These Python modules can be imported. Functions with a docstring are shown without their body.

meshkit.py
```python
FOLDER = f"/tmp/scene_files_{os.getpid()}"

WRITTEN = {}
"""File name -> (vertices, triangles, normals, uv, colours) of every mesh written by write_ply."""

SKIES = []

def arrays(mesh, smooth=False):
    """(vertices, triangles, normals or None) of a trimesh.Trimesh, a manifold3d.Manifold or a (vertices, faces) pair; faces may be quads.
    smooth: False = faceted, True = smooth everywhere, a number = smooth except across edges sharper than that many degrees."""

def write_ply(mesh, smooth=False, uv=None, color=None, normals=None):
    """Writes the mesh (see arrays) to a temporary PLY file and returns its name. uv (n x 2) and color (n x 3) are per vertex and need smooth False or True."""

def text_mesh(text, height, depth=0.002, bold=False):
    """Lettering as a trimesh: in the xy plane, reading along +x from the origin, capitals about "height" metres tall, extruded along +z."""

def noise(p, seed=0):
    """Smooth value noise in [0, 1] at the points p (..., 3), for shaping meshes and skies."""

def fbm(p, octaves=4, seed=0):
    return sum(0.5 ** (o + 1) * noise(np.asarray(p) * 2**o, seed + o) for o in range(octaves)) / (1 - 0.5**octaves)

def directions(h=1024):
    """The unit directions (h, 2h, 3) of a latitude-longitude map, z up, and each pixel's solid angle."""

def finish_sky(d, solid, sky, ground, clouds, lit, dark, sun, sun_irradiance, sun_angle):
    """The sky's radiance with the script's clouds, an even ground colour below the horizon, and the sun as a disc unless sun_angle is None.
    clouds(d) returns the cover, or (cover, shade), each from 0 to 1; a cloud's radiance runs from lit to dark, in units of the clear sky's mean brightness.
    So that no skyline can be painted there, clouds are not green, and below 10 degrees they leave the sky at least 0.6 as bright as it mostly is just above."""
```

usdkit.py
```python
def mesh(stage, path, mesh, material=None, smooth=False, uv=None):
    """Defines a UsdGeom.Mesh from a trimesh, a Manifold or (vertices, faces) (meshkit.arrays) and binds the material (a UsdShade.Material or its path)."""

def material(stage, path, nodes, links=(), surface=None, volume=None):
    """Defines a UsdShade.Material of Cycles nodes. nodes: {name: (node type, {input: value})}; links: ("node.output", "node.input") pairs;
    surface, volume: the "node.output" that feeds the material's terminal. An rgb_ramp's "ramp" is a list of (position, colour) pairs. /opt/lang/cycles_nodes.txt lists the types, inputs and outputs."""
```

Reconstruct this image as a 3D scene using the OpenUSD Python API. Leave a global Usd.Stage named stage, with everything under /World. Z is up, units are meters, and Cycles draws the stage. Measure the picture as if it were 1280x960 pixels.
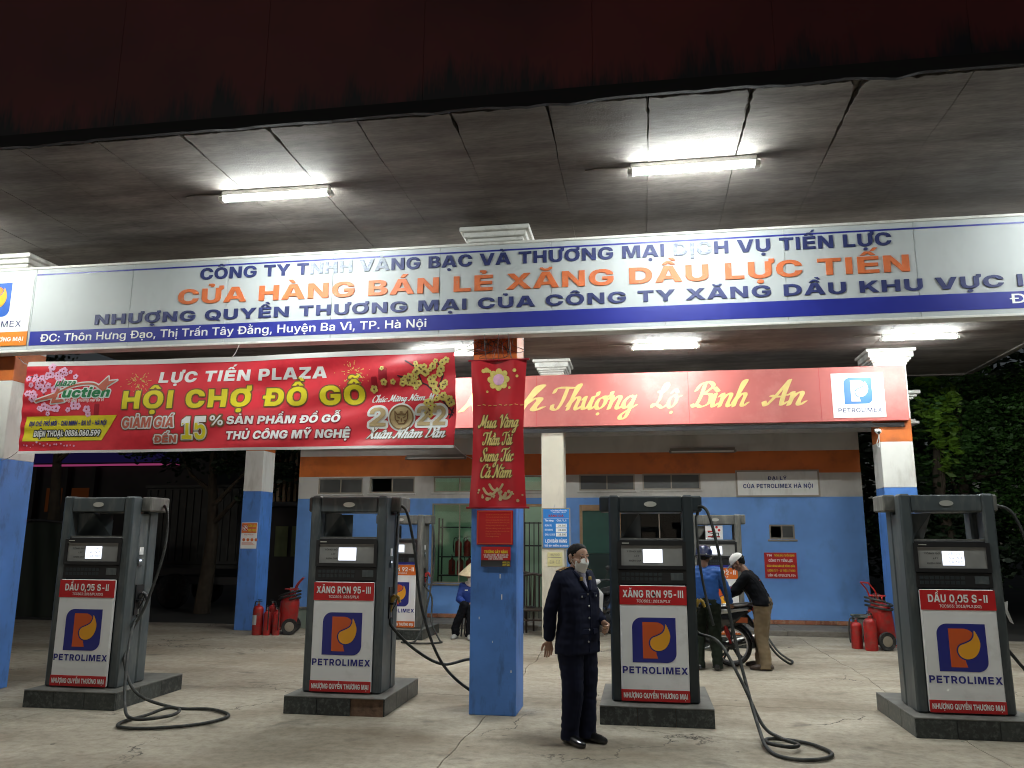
import math, glob, random
import numpy as np
import trimesh
import manifold3d as m3
import shapely.geometry as sg
from shapely import affinity
from shapely.ops import unary_union
from PIL import Image, ImageDraw, ImageFont
from pxr import Usd, UsdGeom, UsdLux, UsdShade, Gf, Sdf
import usdkit
import meshkit

stage = Usd.Stage.CreateInMemory()
UsdGeom.SetStageUpAxis(stage, 'Z')
UsdGeom.SetStageMetersPerUnit(stage, 1.0)
world = UsdGeom.Xform.Define(stage, '/World')
UsdGeom.Scope.Define(stage, '/World/Looks')
rng = random.Random(7)
nrng = np.random.default_rng(11)
PI = math.pi

# ---------------------------------------------------------------- camera
PITCH, YAW, ROLL, FOCAL, EYE = 0.19403, 0.16, 0.0044, 998.0, (0.0, 0.0, 1.70)
EXPOSURE = 2.75
_F = np.array([-math.sin(YAW) * math.cos(PITCH), math.cos(YAW) * math.cos(PITCH), math.sin(PITCH)])
_R = np.array([math.cos(YAW), math.sin(YAW), 0.0])
_U = np.cross(_R, _F)
RIGHT = _R * math.cos(ROLL) + _U * math.sin(ROLL)
UP = -_R * math.sin(ROLL) + _U * math.cos(ROLL)
cam = UsdGeom.Camera.Define(stage, '/World/camera')
M = Gf.Matrix4d(*RIGHT, 0, *UP, 0, *(-_F), 0, *EYE, 1)
cam.AddTransformOp().Set(M)
cam.CreateHorizontalApertureAttr(36.0)
cam.CreateVerticalApertureAttr(27.0)
cam.CreateFocalLengthAttr(36.0 * FOCAL / 1280.0)
cam.CreateClippingRangeAttr(Gf.Vec2f(0.05, 5000))
cam.CreateExposureAttr(EXPOSURE)

# ---------------------------------------------------------------- night sky and a trace of moonlight
TUBE = 41.0          # emission strength of the fluorescent tubes
SKY_STRENGTH = 0.0013
SUN_EL, SUN_AZ = math.radians(12.0), math.radians(200.0)
usdkit.material(stage, '/World/Looks/night_sky', {
    's': ('sky_texture', {'sky_type': 'single_scattering', 'sun_disc': False, 'sun_elevation': SUN_EL, 'sun_rotation': SUN_AZ}),
    'h': ('hsv', {'saturation': .45}), 'b': ('background_shader', {'strength': SKY_STRENGTH})}, [('s.color', 'h.color'), ('h.color', 'b.color')], surface='b.background')
dome = UsdLux.DomeLight.Define(stage, '/World/sky')
dome.GetPrim().SetCustomDataByKey('kind', 'structure')
UsdShade.MaterialBindingAPI.Apply(dome.GetPrim()).Bind(UsdShade.Material.Get(stage, '/World/Looks/night_sky'))
moon = UsdLux.DistantLight.Define(stage, '/World/moon')
moon.CreateIntensityAttr(0.002); moon.CreateAngleAttr(0.5); moon.CreateColorAttr(Gf.Vec3f(1, .95, .88))
moon.GetPrim().CreateAttribute('inputs:normalize', Sdf.ValueTypeNames.Bool).Set(True)
_d = np.array([math.sin(SUN_AZ) * math.cos(SUN_EL), math.cos(SUN_AZ) * math.cos(SUN_EL), math.sin(SUN_EL)])
moon.AddRotateXYZOp().Set(Gf.Vec3f(90 - math.degrees(SUN_EL), 0, 180 - math.degrees(SUN_AZ)))

# ---------------------------------------------------------------- names, things, parts
_names = {}
def numbered(parent, name):
    k = (parent, name)
    n = _names.get(k, 0); _names[k] = n + 1
    return name if n == 0 else f'{name}_{n:03d}'

def tag(prim, label=None, cat=None, group=None, kind=None):
    for k, v in (('label', label), ('category', cat), ('group', group), ('kind', kind)):
        if v:
            prim.SetCustomDataByKey(k, v)
    return prim

def thing(name, label=None, cat=None, loc=(0, 0, 0), rotz=0, group=None, kind=None):
    p = '/World/' + numbered('/World', name)
    x = UsdGeom.Xform.Define(stage, p)
    x.AddTranslateOp().Set(Gf.Vec3d(*map(float, loc)))
    if rotz:
        x.AddRotateZOp().Set(math.degrees(rotz))
    return tag(x.GetPrim(), label, cat, group, kind)

def part(name, mesh, mat, parent=None, smooth=False, label=None, kind=None):
    base = '/World' if parent is None else str(parent.GetPath())
    if isinstance(mesh, MB):
        mesh = mesh.get()
    p = usdkit.mesh(stage, base + '/' + numbered(base, name), mesh, mat, smooth=smooth).GetPrim()
    return tag(p, label, kind=kind)

# ---------------------------------------------------------------- mesh helpers
def T(v, f):
    return trimesh.Trimesh(np.asarray(v, float), np.asarray(f), process=False)

def boxm(x0, x1, y0, y1, z0, z1, c=0.0):
    if c <= 0:
        m = trimesh.creation.box([x1 - x0, y1 - y0, z1 - z0])
        m.apply_translation([(x0 + x1) / 2, (y0 + y1) / 2, (z0 + z1) / 2])
        return m
    h = np.array([x1 - x0, y1 - y0, z1 - z0]) / 2
    c = min(c, *(h * .9))
    pts = []
    for sx in (-1, 1):
        for sy in (-1, 1):
            for sz in (-1, 1):
                s = np.array([sx, sy, sz])
                for k in range(3):
                    q = s * (h - c); q[k] = s[k] * h[k]
                    pts.append(q)
    m = trimesh.Trimesh(pts).convex_hull
    m.apply_translation([(x0 + x1) / 2, (y0 + y1) / 2, (z0 + z1) / 2])
    return m

def frame_of(d):
    d = np.asarray(d, float); d = d / max(np.linalg.norm(d), 1e-9)
    a = np.array([0, 0, 1.0]) if abs(d[2]) < .9 else np.array([1.0, 0, 0])
    u = np.cross(a, d); u /= np.linalg.norm(u)
    return u, np.cross(d, u)

def tubem(pts, r, seg=10, caps=True):
    pts = np.asarray(pts, float); n = len(pts)
    rr = np.broadcast_to(np.asarray(r, float), (n,))
    tan = np.gradient(pts, axis=0)
    tan /= np.maximum(np.linalg.norm(tan, axis=1, keepdims=True), 1e-9)
    u, w = frame_of(tan[0]); V = []
    ang = np.linspace(0, 2 * PI, seg, endpoint=False)
    for i in range(n):
        u = u - tan[i] * (u @ tan[i]); u /= max(np.linalg.norm(u), 1e-9)
        w = np.cross(tan[i], u)
        V.append(pts[i] + rr[i] * (np.outer(np.cos(ang), u) + np.outer(np.sin(ang), w)))
    V = np.vstack(V); Fc = []
    for i in range(n - 1):
        for j in range(seg):
            a, b = i * seg + j, i * seg + (j + 1) % seg
            Fc += [[a, b, b + seg], [a, b + seg, a + seg]]
    if caps:
        V = np.vstack([V, pts[0], pts[-1]])
        for j in range(seg):
            Fc += [[len(V) - 2, (j + 1) % seg, j], [len(V) - 1, (n - 1) * seg + j, (n - 1) * seg + (j + 1) % seg]]
    return T(V, Fc)

def spline(pts, n=60, closed=False):
    p = np.asarray(pts, float)
    if closed:
        q = np.vstack([p[-1], p, p[0], p[1]])
    else:
        q = np.vstack([2 * p[0] - p[1], p, 2 * p[-1] - p[-2]])
    segs = len(q) - 3; out = []
    for s in range(segs):
        a, b, c, d = q[s:s + 4]
        m = max(2, int(round(n / segs)))
        t = np.linspace(0, 1, m, endpoint=(s == segs - 1 and not closed))[:, None]
        out.append(.5 * ((2 * b) + (c - a) * t + (2 * a - 5 * b + 4 * c - d) * t ** 2 + (3 * b - a - 3 * c + d) * t ** 3))
    return np.vstack(out)

def lathem(prof, seg=24, axis=(0, 0, 1), at=(0, 0, 0)):
    """prof: (radius, height) pairs along the axis."""
    prof = np.asarray(prof, float); u, w = frame_of(axis); d = np.asarray(axis, float) / np.linalg.norm(axis)
    ang = np.linspace(0, 2 * PI, seg, endpoint=False)
    V = np.vstack([np.asarray(at) + d * h + r * (np.outer(np.cos(ang), u) + np.outer(np.sin(ang), w)) for r, h in prof])
    Fc = []
    for i in range(len(prof) - 1):
        for j in range(seg):
            a, b = i * seg + j, i * seg + (j + 1) % seg
            Fc += [[a, b, b + seg], [a, b + seg, a + seg]]
    return T(V, Fc)

def ballm(c, r, sub=2, s=(1, 1, 1)):
    m = trimesh.creation.icosphere(sub, 1.0); m.apply_scale(np.asarray(s) * r); m.apply_translation(c); return m

class MB:
    def __init__(self): self.m = []
    def add(self, m): self.m.append(m); return self
    def box(self, *a, c=0.0): return self.add(boxm(*a, c=c))
    def cyl(self, p0, p1, r, seg=16): return self.add(tubem([p0, p1], r, seg))
    def tube(self, pts, r, seg=10): return self.add(tubem(pts, r, seg))
    def ball(self, c, r, sub=2, s=(1, 1, 1)): return self.add(ballm(c, r, sub, s))
    def lathe(self, *a, **k): return self.add(lathem(*a, **k))
    def get(self): return trimesh.util.concatenate(self.m) if len(self.m) > 1 else self.m[0]
    def move(self, mat):
        for m in self.m: m.apply_transform(mat)
        return self

def rot(axis, ang, at=(0, 0, 0)): return trimesh.transformations.rotation_matrix(ang, axis, at)
def trans(*v): return trimesh.transformations.translation_matrix(v)

def polys(g):
    if g.is_empty: return []
    if g.geom_type == 'Polygon': return [g]
    return [x for x in g.geoms if x.geom_type == 'Polygon' and x.area > 1e-9]

def flatm(geom, d=0.0):
    """A flat sheet in the x-z plane facing -y, d in front of it."""
    ms = []
    for p in polys(geom):
        v, f = trimesh.creation.triangulate_polygon(sg.polygon.orient(p), engine='earcut')
        ms.append(T(np.c_[v[:, 0], np.full(len(v), -d), v[:, 1]], f))
    return trimesh.util.concatenate(ms)

def prismm(geom, d0, d1):
    """The outline in the x-z plane from y = -d0 to y = -d1."""
    ms = []
    for p in polys(geom):
        m = trimesh.creation.extrude_polygon(sg.polygon.orient(p), abs(d1 - d0), engine='earcut')
        v = m.vertices
        ms.append(T(np.c_[v[:, 0], -(min(d0, d1) + v[:, 2]), v[:, 1]], m.faces))
    return trimesh.util.concatenate(ms)

def rrect(x0, z0, x1, z1, r):
    return sg.box(x0 + r, z0 + r, x1 - r, z1 - r).buffer(r, quad_segs=5)

# ---------------------------------------------------------------- lettering
_fontfile = glob.glob('/opt/blender-*/*/datafiles/fonts/Inter.woff2')[0]
_fonts, _glyphs = {}, {}
def _font(w):
    if w not in _fonts:
        f = ImageFont.truetype(_fontfile, 88)
        try: f.set_variation_by_axes([28, w])
        except Exception: pass
        _fonts[w] = f
    return _fonts[w]

def glyph(ch, w):
    if (ch, w) in _glyphs: return _glyphs[ch, w]
    f = _font(w); adv = f.getlength(ch)
    x0, y0, x1, y1 = f.getbbox(ch, anchor='ls')
    g = sg.Polygon()
    if x1 > x0 and y1 > y0:
        im = Image.new('L', (x1 - x0 + 8, y1 - y0 + 8))
        ImageDraw.Draw(im).text((4 - x0, 4 - y0), ch, 255, f, anchor='ls')
        on = np.pad(np.asarray(im) > 127, ((0, 0), (1, 1))).astype(np.int8)
        rows, st = np.nonzero(np.diff(on, axis=1) == 1); en = np.nonzero(np.diff(on, axis=1) == -1)[1]
        g = unary_union([sg.box(a, -r - 1, b, -r) for r, a, b in zip(rows, st, en)]).buffer(.6).buffer(-.6).simplify(.75)
        k = 1 / 64.0
        g = affinity.affine_transform(g, [k, 0, 0, k, (x0 - 4) * k, (4 - y0) * k])
    if ch in 'IỊ':      # plain capital I, as in sign lettering
        sw = .075 + .155 * (w - 300) / 500
        dots = [affinity.translate(q, .07 + sw / 2 - q.centroid.x, 0) for q in polys(g) if q.centroid.y < 0]
        g, adv = unary_union([sg.box(.07, 0, .07 + sw, 1)] + dots), 64.0 * (sw + .14)
    _glyphs[ch, w] = (g, adv / 64.0)
    return _glyphs[ch, w]

def text(s, x0, x1, z, cap, w=700, slant=0.0, track=0.0, align='fit'):
    """[(character, outline)] of a line between x0 and x1 on the base line z with capitals cap high; align 'fit' stretches, 'c' centres and 'l' starts at x0 without stretching."""
    x, out = 0.0, []
    for ch in s:
        g, a = glyph(ch, w)
        out.append((ch, g, x)); x += a + track
    W = max(x - track, 1e-6)
    sx = (x1 - x0) / W if align == 'fit' else cap
    off = x0 if align in ('fit', 'l') else (x0 + x1) / 2 - W * sx / 2
    return [(ch, affinity.affine_transform(g, [sx, slant * cap, 0, cap, off + gx * sx, z])) for ch, g, gx in out if not g.is_empty]

def textg(*a, **k):
    return unary_union([g for _, g in text(*a, **k)])

# a brush script written with a slanted nib
_S = {
 'n': (.95, [[(0, .8), (.15, 1), (.2, .6), (.15, 0)], [(.17, .4), (.4, .9), (.6, 1), (.7, .8), (.62, .2), (.75, 0), (.98, .25)]]),
 'm': (1.5, [[(0, .8), (.15, 1), (.2, .6), (.15, 0)], [(.17, .4), (.4, .9), (.58, 1), (.68, .8), (.62, 0)], [(.66, .4), (.9, .9), (1.1, 1), (1.2, .8), (1.12, .2), (1.25, 0), (1.5, .25)]]),
 'h': (.92, [[(0, .3), (.3, 1.3), (.45, 1.95), (.28, 1.95), (.2, 1.2), (.1, 0)], [(.12, .4), (.35, .9), (.55, 1), (.65, .8), (.57, .2), (.7, 0), (.92, .25)]]),
 'u': (.9, [[(0, .8), (.12, 1), (.1, .4), (.2, .03), (.45, .2), (.62, 1)], [(.64, 1), (.58, .3), (.68, 0), (.9, .25)]]),
 'o': (.82, [[(.5, 1), (.15, .8), (.08, .3), (.3, 0), (.58, .3), (.6, .8), (.4, 1), (.58, .82), (.86, .9)]]),
 'a': (.9, [[(.6, .9), (.35, 1), (.08, .6), (.12, .1), (.35, .05), (.6, .6)], [(.65, 1), (.58, .3), (.68, 0), (.9, .25)]]),
 'g': (.85, [[(.6, .9), (.35, 1), (.08, .6), (.12, .15), (.35, .1), (.6, .6)], [(.65, 1), (.58, .2), (.45, -.7), (.15, -.8), (.1, -.5), (.5, -.1), (.88, .25)]]),
 'i': (.42, [[(0, .8), (.1, 1), (.08, .3), (.18, 0), (.42, .25)]]),
 'c': (.6, [[(.55, .8), (.45, 1), (.15, .8), (.06, .3), (.25, 0), (.6, .25)]]),
 'T': (1.15, [[(0, 1.4), (.1, 1.75), (.6, 1.8), (1.2, 1.75), (1.5, 1.95)], [(.8, 1.75), (.75, .8), (.55, .05), (.2, .1), (.15, .4)]]),
 'L': (1.1, [[(.25, 1.3), (.6, 1.2), (.85, 1.7), (.65, 1.95), (.5, 1.5), (.45, .6), (.1, .1), (.05, .3), (.4, .25), (.8, 0), (1.1, .25)]]),
 'B': (1.2, [[(.45, 1.8), (.4, .8), (.2, .05), (0, .2)], [(0, 1.3), (.2, 1.8), (.7, 1.95), (1.0, 1.6), (.6, 1.05), (1.0, .95), (1.05, .3), (.6, 0), (.35, .15)]]),
 'A': (1.25, [[(0, .3), (.15, 0), (.4, .4), (.8, 1.4), (1.0, 1.95)], [(1.0, 1.95), (.95, .9), (1.0, .05), (1.25, .25)], [(.3, .75), (.7, .65), (1.15, .8)]]),
 'K': (1.1, [[(.3, 1.85), (.3, .8), (.15, .05)], [(1.0, 1.9), (.7, 1.5), (.35, .95), (.6, .5), (.8, .05), (1.1, .25)]]),
 'M': (1.45, [[(-.15, .3), (.05, .02), (.35, .8), (.45, 1.85)], [(.45, 1.85), (.55, 1.0), (.62, .3), (1.1, 1.85)], [(1.1, 1.85), (1.05, .6), (1.15, 0), (1.45, .25)]]),
 'V': (1.1, [[(0, 1.5), (.2, 1.85), (.35, 1.6), (.45, .6), (.5, 0), (.9, 1.2), (1.2, 1.9)]]),
 'S': (1.0, [[(.9, 1.5), (.8, 1.9), (.4, 1.8), (.3, 1.4), (.6, 1.0), (.8, .5), (.5, 0), (.1, .1), (.05, .5)]]),
 'C': (1.0, [[(.95, 1.5), (.85, 1.9), (.45, 1.8), (.1, 1.0), (.2, .2), (.6, 0), (1, .4)]]),
 'N': (1.25, [[(-.1, .2), (.1, .05), (.35, 1), (.4, 1.85)], [(.4, 1.85), (.6, .9), (.85, .05)], [(.85, .05), (.95, 1.1), (1.25, 1.9)]]),
 'X': (1.2, [[(.1, 1.6), (.3, 1.9), (.5, 1.3), (.7, .4), (.95, 0), (1.2, .3)], [(1.1, 1.8), (.6, 1.0), (.1, .05)]]),
 'D': (1.25, [[(.4, 1.8), (.35, .8), (.15, .1), (.5, .05), (1.0, .4), (1.15, 1.2), (.8, 1.85), (.3, 1.8), (.05, 1.5)]]),
 ' ': (.55, []),
}
_A = {'`': [[(-.18, .35), (.1, .05)]], "'": [[(-.05, .05), (.2, .35)]], '^': [[(-.22, .02), (0, .3), (.22, .02)]], '~': [[(-.22, .28), (0, .06), (.22, .28)]],
      '?': [[(-.1, .3), (.08, .36), (.1, .2), (0, .05)]]}
_V = {'ư': ('u', '+'), 'ơ': ('o', '+'), 'ợ': ('o', '+.'), 'ộ': ('o', '^.'), 'ì': ('i', '`'), 'à': ('a', '`'), 'ầ': ('a', "^`"), 'ú': ('u', "'"), 'ả': ('a', '?'),
      'ă': ('a', '~'), 'í': ('i', "'"), 'ừ': ('u', '+`'), 'ớ': ('o', "+'"), 'â': ('a', '^'), 'ủ': ('u', '?'), 'i': ('i', 'o')}
def script(s, x0, x1, z, xh, slant=.28, nib=(.13, .045), align='fit'):
    e = sg.Polygon([(nib[0] * math.cos(t), nib[1] * math.sin(t)) for t in np.linspace(0, 2 * PI, 9)[:-1]])
    e = affinity.rotate(e, 25, origin=(0, 0))
    ev = np.array(e.exterior.coords)[:-1]
    def stroke(p, n=5):
        q = spline(p, n * (len(p) - 1))
        return unary_union([sg.MultiPoint(np.vstack([ev + a, ev + b])).convex_hull for a, b in zip(q[:-1], q[1:])])
    x, gs = 0.0, []
    for ch in s:
        b, marks = _V.get(ch, (ch, ''))
        w, st = _S[b]
        g = [stroke(p) for p in st]
        cx, top = (.35 if b in 'uoa' else .12), 1.15
        for mk in marks:
            if mk == '.': g.append(sg.Point(cx, -.38).buffer(.12))
            elif mk == 'o': g.append(sg.Point(.16, 1.4).buffer(.13))
            elif mk == '+': g.append(stroke([(.6, 1), (.85, 1.08), (.86, 1.35)]))
            else:
                g += [affinity.translate(stroke(p), cx, top) for p in _A[mk]]; top += .28; cx += .1
        if g: gs.append(affinity.translate(unary_union(g), x, 0))
        x += w
    u = unary_union(gs).simplify(.012)
    u = affinity.affine_transform(u, [1, slant, 0, 1, 0, 0])
    bx = u.bounds
    sx = (x1 - x0) / (bx[2] - bx[0]) if align == 'fit' else xh
    off = x0 - bx[0] * sx if align == 'fit' else (x0 + x1) / 2 - (bx[0] + bx[2]) / 2 * sx
    return affinity.affine_transform(u, [sx, 0, 0, xh, off, z])

# the flame-and-P emblem on the pumps and signs: (field, letter, drop, dark lines)
def emblem(cx, cz, s):
    f = sg.box(0, 0, 1, 1)
    f = f.difference(sg.box(0, .78, .22, 1)).union(sg.Point(.22, .78).buffer(.22, quad_segs=8)).difference(sg.box(.78, 0, 1, .22)).union(sg.Point(.78, .22).buffer(.22, quad_segs=8))
    drop = sg.Polygon(spline([(.77, .86), (.865, .64), (.84, .45), (.74, .31), (.59, .26), (.46, .31), (.405, .43), (.45, .535), (.57, .59), (.69, .655), (.75, .75)], 44, closed=True)).buffer(0)
    p = unary_union([sg.Polygon([(.24, .09), (.58, .09), (.545, .2), (.54, .9), (.24, .9)]), affinity.scale(sg.Point(.54, .66).buffer(1, quad_segs=10), .245, .24)])
    p = p.difference(drop.buffer(.03))
    a = lambda g: affinity.affine_transform(g, [s, 0, 0, s, cx - s / 2, cz - s / 2])
    return a(f), a(p), a(drop)

# ---------------------------------------------------------------- materials
def pbr(name, color, rough=.55, var=.0, vscale=3.0, stretch=(1, 1, 1), color2=None, lo=.4, hi=.7, dscale=None, ddetail=6, dstretch=None, bump=0.0, bscale=40.0, metallic=0.0, spec=.5, coat=0.0, emit=None):
    """A painted or mineral surface: base colour, a soft variation, a second colour (dirt, wear) where a noise passes lo..hi, and a fine relief."""
    n = {'g': ('geometry', {}), 'p': ('principled_bsdf', {'roughness': rough, 'metallic': metallic, 'specular_ior_level': spec, 'coat_weight': coat})}
    L = []
    n['m'] = ('mapping', {'scale': stretch}); L.append(('g.position', 'm.vector'))
    if not var and color2 is None:
        n['p'][1]['base_color'] = color
    else:
        n['n'] = ('noise_texture', {'scale': vscale, 'detail': 6.0, 'roughness': .6}); L.append(('m.vector', 'n.vector'))
        d = tuple(max(0, c * (1 - var)) for c in color); b = tuple(min(1, c * (1 + var)) for c in color)
        n['r'] = ('rgb_ramp', {'ramp': [(.3, d), (.7, b)]}); L.append(('n.fac', 'r.fac'))
        out = 'r.color'
        if color2 is not None:
            n['dm'] = ('mapping', {'scale': dstretch or stretch, 'location': (3.1, 1.7, 5.3)}); L.append(('g.position', 'dm.vector'))
            n['dn'] = ('noise_texture', {'scale': dscale or vscale * 1.7, 'detail': float(ddetail), 'roughness': .65}); L.append(('dm.vector', 'dn.vector'))
            n['dr'] = ('map_range', {'from_min': lo, 'from_max': hi, 'to_min': 0.0, 'to_max': 1.0, 'clamp': True}); L.append(('dn.fac', 'dr.value'))
            n['mx'] = ('mix', {'mix_type': 'mix', 'color2': color2}); L += [('dr.result', 'mx.fac'), (out, 'mx.color1')]
            out = 'mx.color'
        L.append((out, 'p.base_color'))
    if bump:
        n['bn'] = ('noise_texture', {'scale': bscale, 'detail': 5.0, 'roughness': .6}); L.append(('m.vector', 'bn.vector'))
        n['b'] = ('bump', {'strength': bump, 'distance': .01}); L += [('bn.fac', 'b.height'), ('b.normal', 'p.normal')]
    if emit:
        n['p'][1]['emission_color'] = emit[0]; n['p'][1]['emission_strength'] = emit[1]
    return usdkit.material(stage, '/World/Looks/' + name, n, L, surface='p.BSDF')

def glow(name, color, strength):
    return usdkit.material(stage, '/World/Looks/' + name, {'e': ('emission', {'color': color, 'strength': strength})}, surface='e.emission')

def pane(name, tint=(.85, .9, .9), ior=1.5):
    return usdkit.material(stage, '/World/Looks/' + name, {'t': ('transparent_bsdf', {'color': tint}), 'g': ('glossy_bsdf', {'color': (1, 1, 1), 'roughness': .03}), 'f': ('fresnel', {'IOR': ior}), 'm': ('mix_closure', {})},
        [('f.fac', 'm.fac'), ('t.BSDF', 'm.closure1'), ('g.BSDF', 'm.closure2')], surface='m.closure')

K = {}
K['tube'] = glow('lamp_tube', (.93, 1.0, .98), TUBE)
K['old_tube'] = glow('old_lamp_tube', (.95, 1.0, .95), TUBE * .85)
K['new_tube'] = glow('new_lamp_tube', (.95, 1.0, .99), TUBE * 1.4)
K['lamp_white'] = pbr('lamp_housing', (.75, .75, .72), .4)
K['steel'] = pbr('steel', (.5, .5, .5), .35, metallic=1.0)
K['dark_metal'] = pbr('dark_metal', (.03, .03, .032), .5)
K['black'] = pbr('black_plastic', (.012, .012, .013), .45)
K['rubber'] = pbr('hose_rubber', (.022, .024, .022), .6, var=.25, vscale=12, color2=(.10, .095, .085), lo=.5, hi=.8, dscale=9)
K['tyre'] = pbr('tyre_rubber', (.02, .02, .02), .8, color2=(.10, .09, .08), lo=.5, hi=.8, dscale=15, var=.1)
K['white_paint'] = pbr('white_paint', (.72, .71, .67), .6, var=.06, vscale=2, color2=(.42, .39, .34), lo=.52, hi=.85, dscale=2.2, dstretch=(2, 2, .5), bump=.12, bscale=60)
K['cream_paint'] = pbr('cream_paint', (.66, .61, .50), .6, var=.06, vscale=2, color2=(.40, .35, .27), lo=.54, hi=.85, dscale=2.0, dstretch=(2, 2, .6), bump=.12, bscale=60)
K['blue_paint'] = pbr('blue_paint', (.08, .225, .62), .5, var=.14, vscale=2.2, color2=(.035, .075, .18), lo=.53, hi=.82, dscale=3.2, dstretch=(2.2, 2.2, .7), bump=.15, bscale=50)
K['blue_wall'] = pbr('blue_wall', (.15, .335, .74), .65, var=.10, vscale=1.2, color2=(.10, .22, .46), lo=.52, hi=.85, dscale=1.8, dstretch=(1, 1, .6), bump=.12, bscale=45)
K['orange_paint'] = pbr('orange_paint', (.58, .14, .02), .55, var=.12, vscale=2, color2=(.26, .07, .02), lo=.52, hi=.85, dscale=2.4, bump=.12, bscale=50)
K['wall_white'] = pbr('wall_white', (.55, .53, .49), .7, var=.08, vscale=1.4, color2=(.30, .27, .24), lo=.5, hi=.85, dscale=1.3, dstretch=(1, 1, .5), bump=.15, bscale=40)
K['moulding'] = pbr('moulding_white', (.68, .67, .63), .6, var=.08, vscale=4, color2=(.32, .29, .25), lo=.5, hi=.8, dscale=6, bump=.2, bscale=50)

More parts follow.
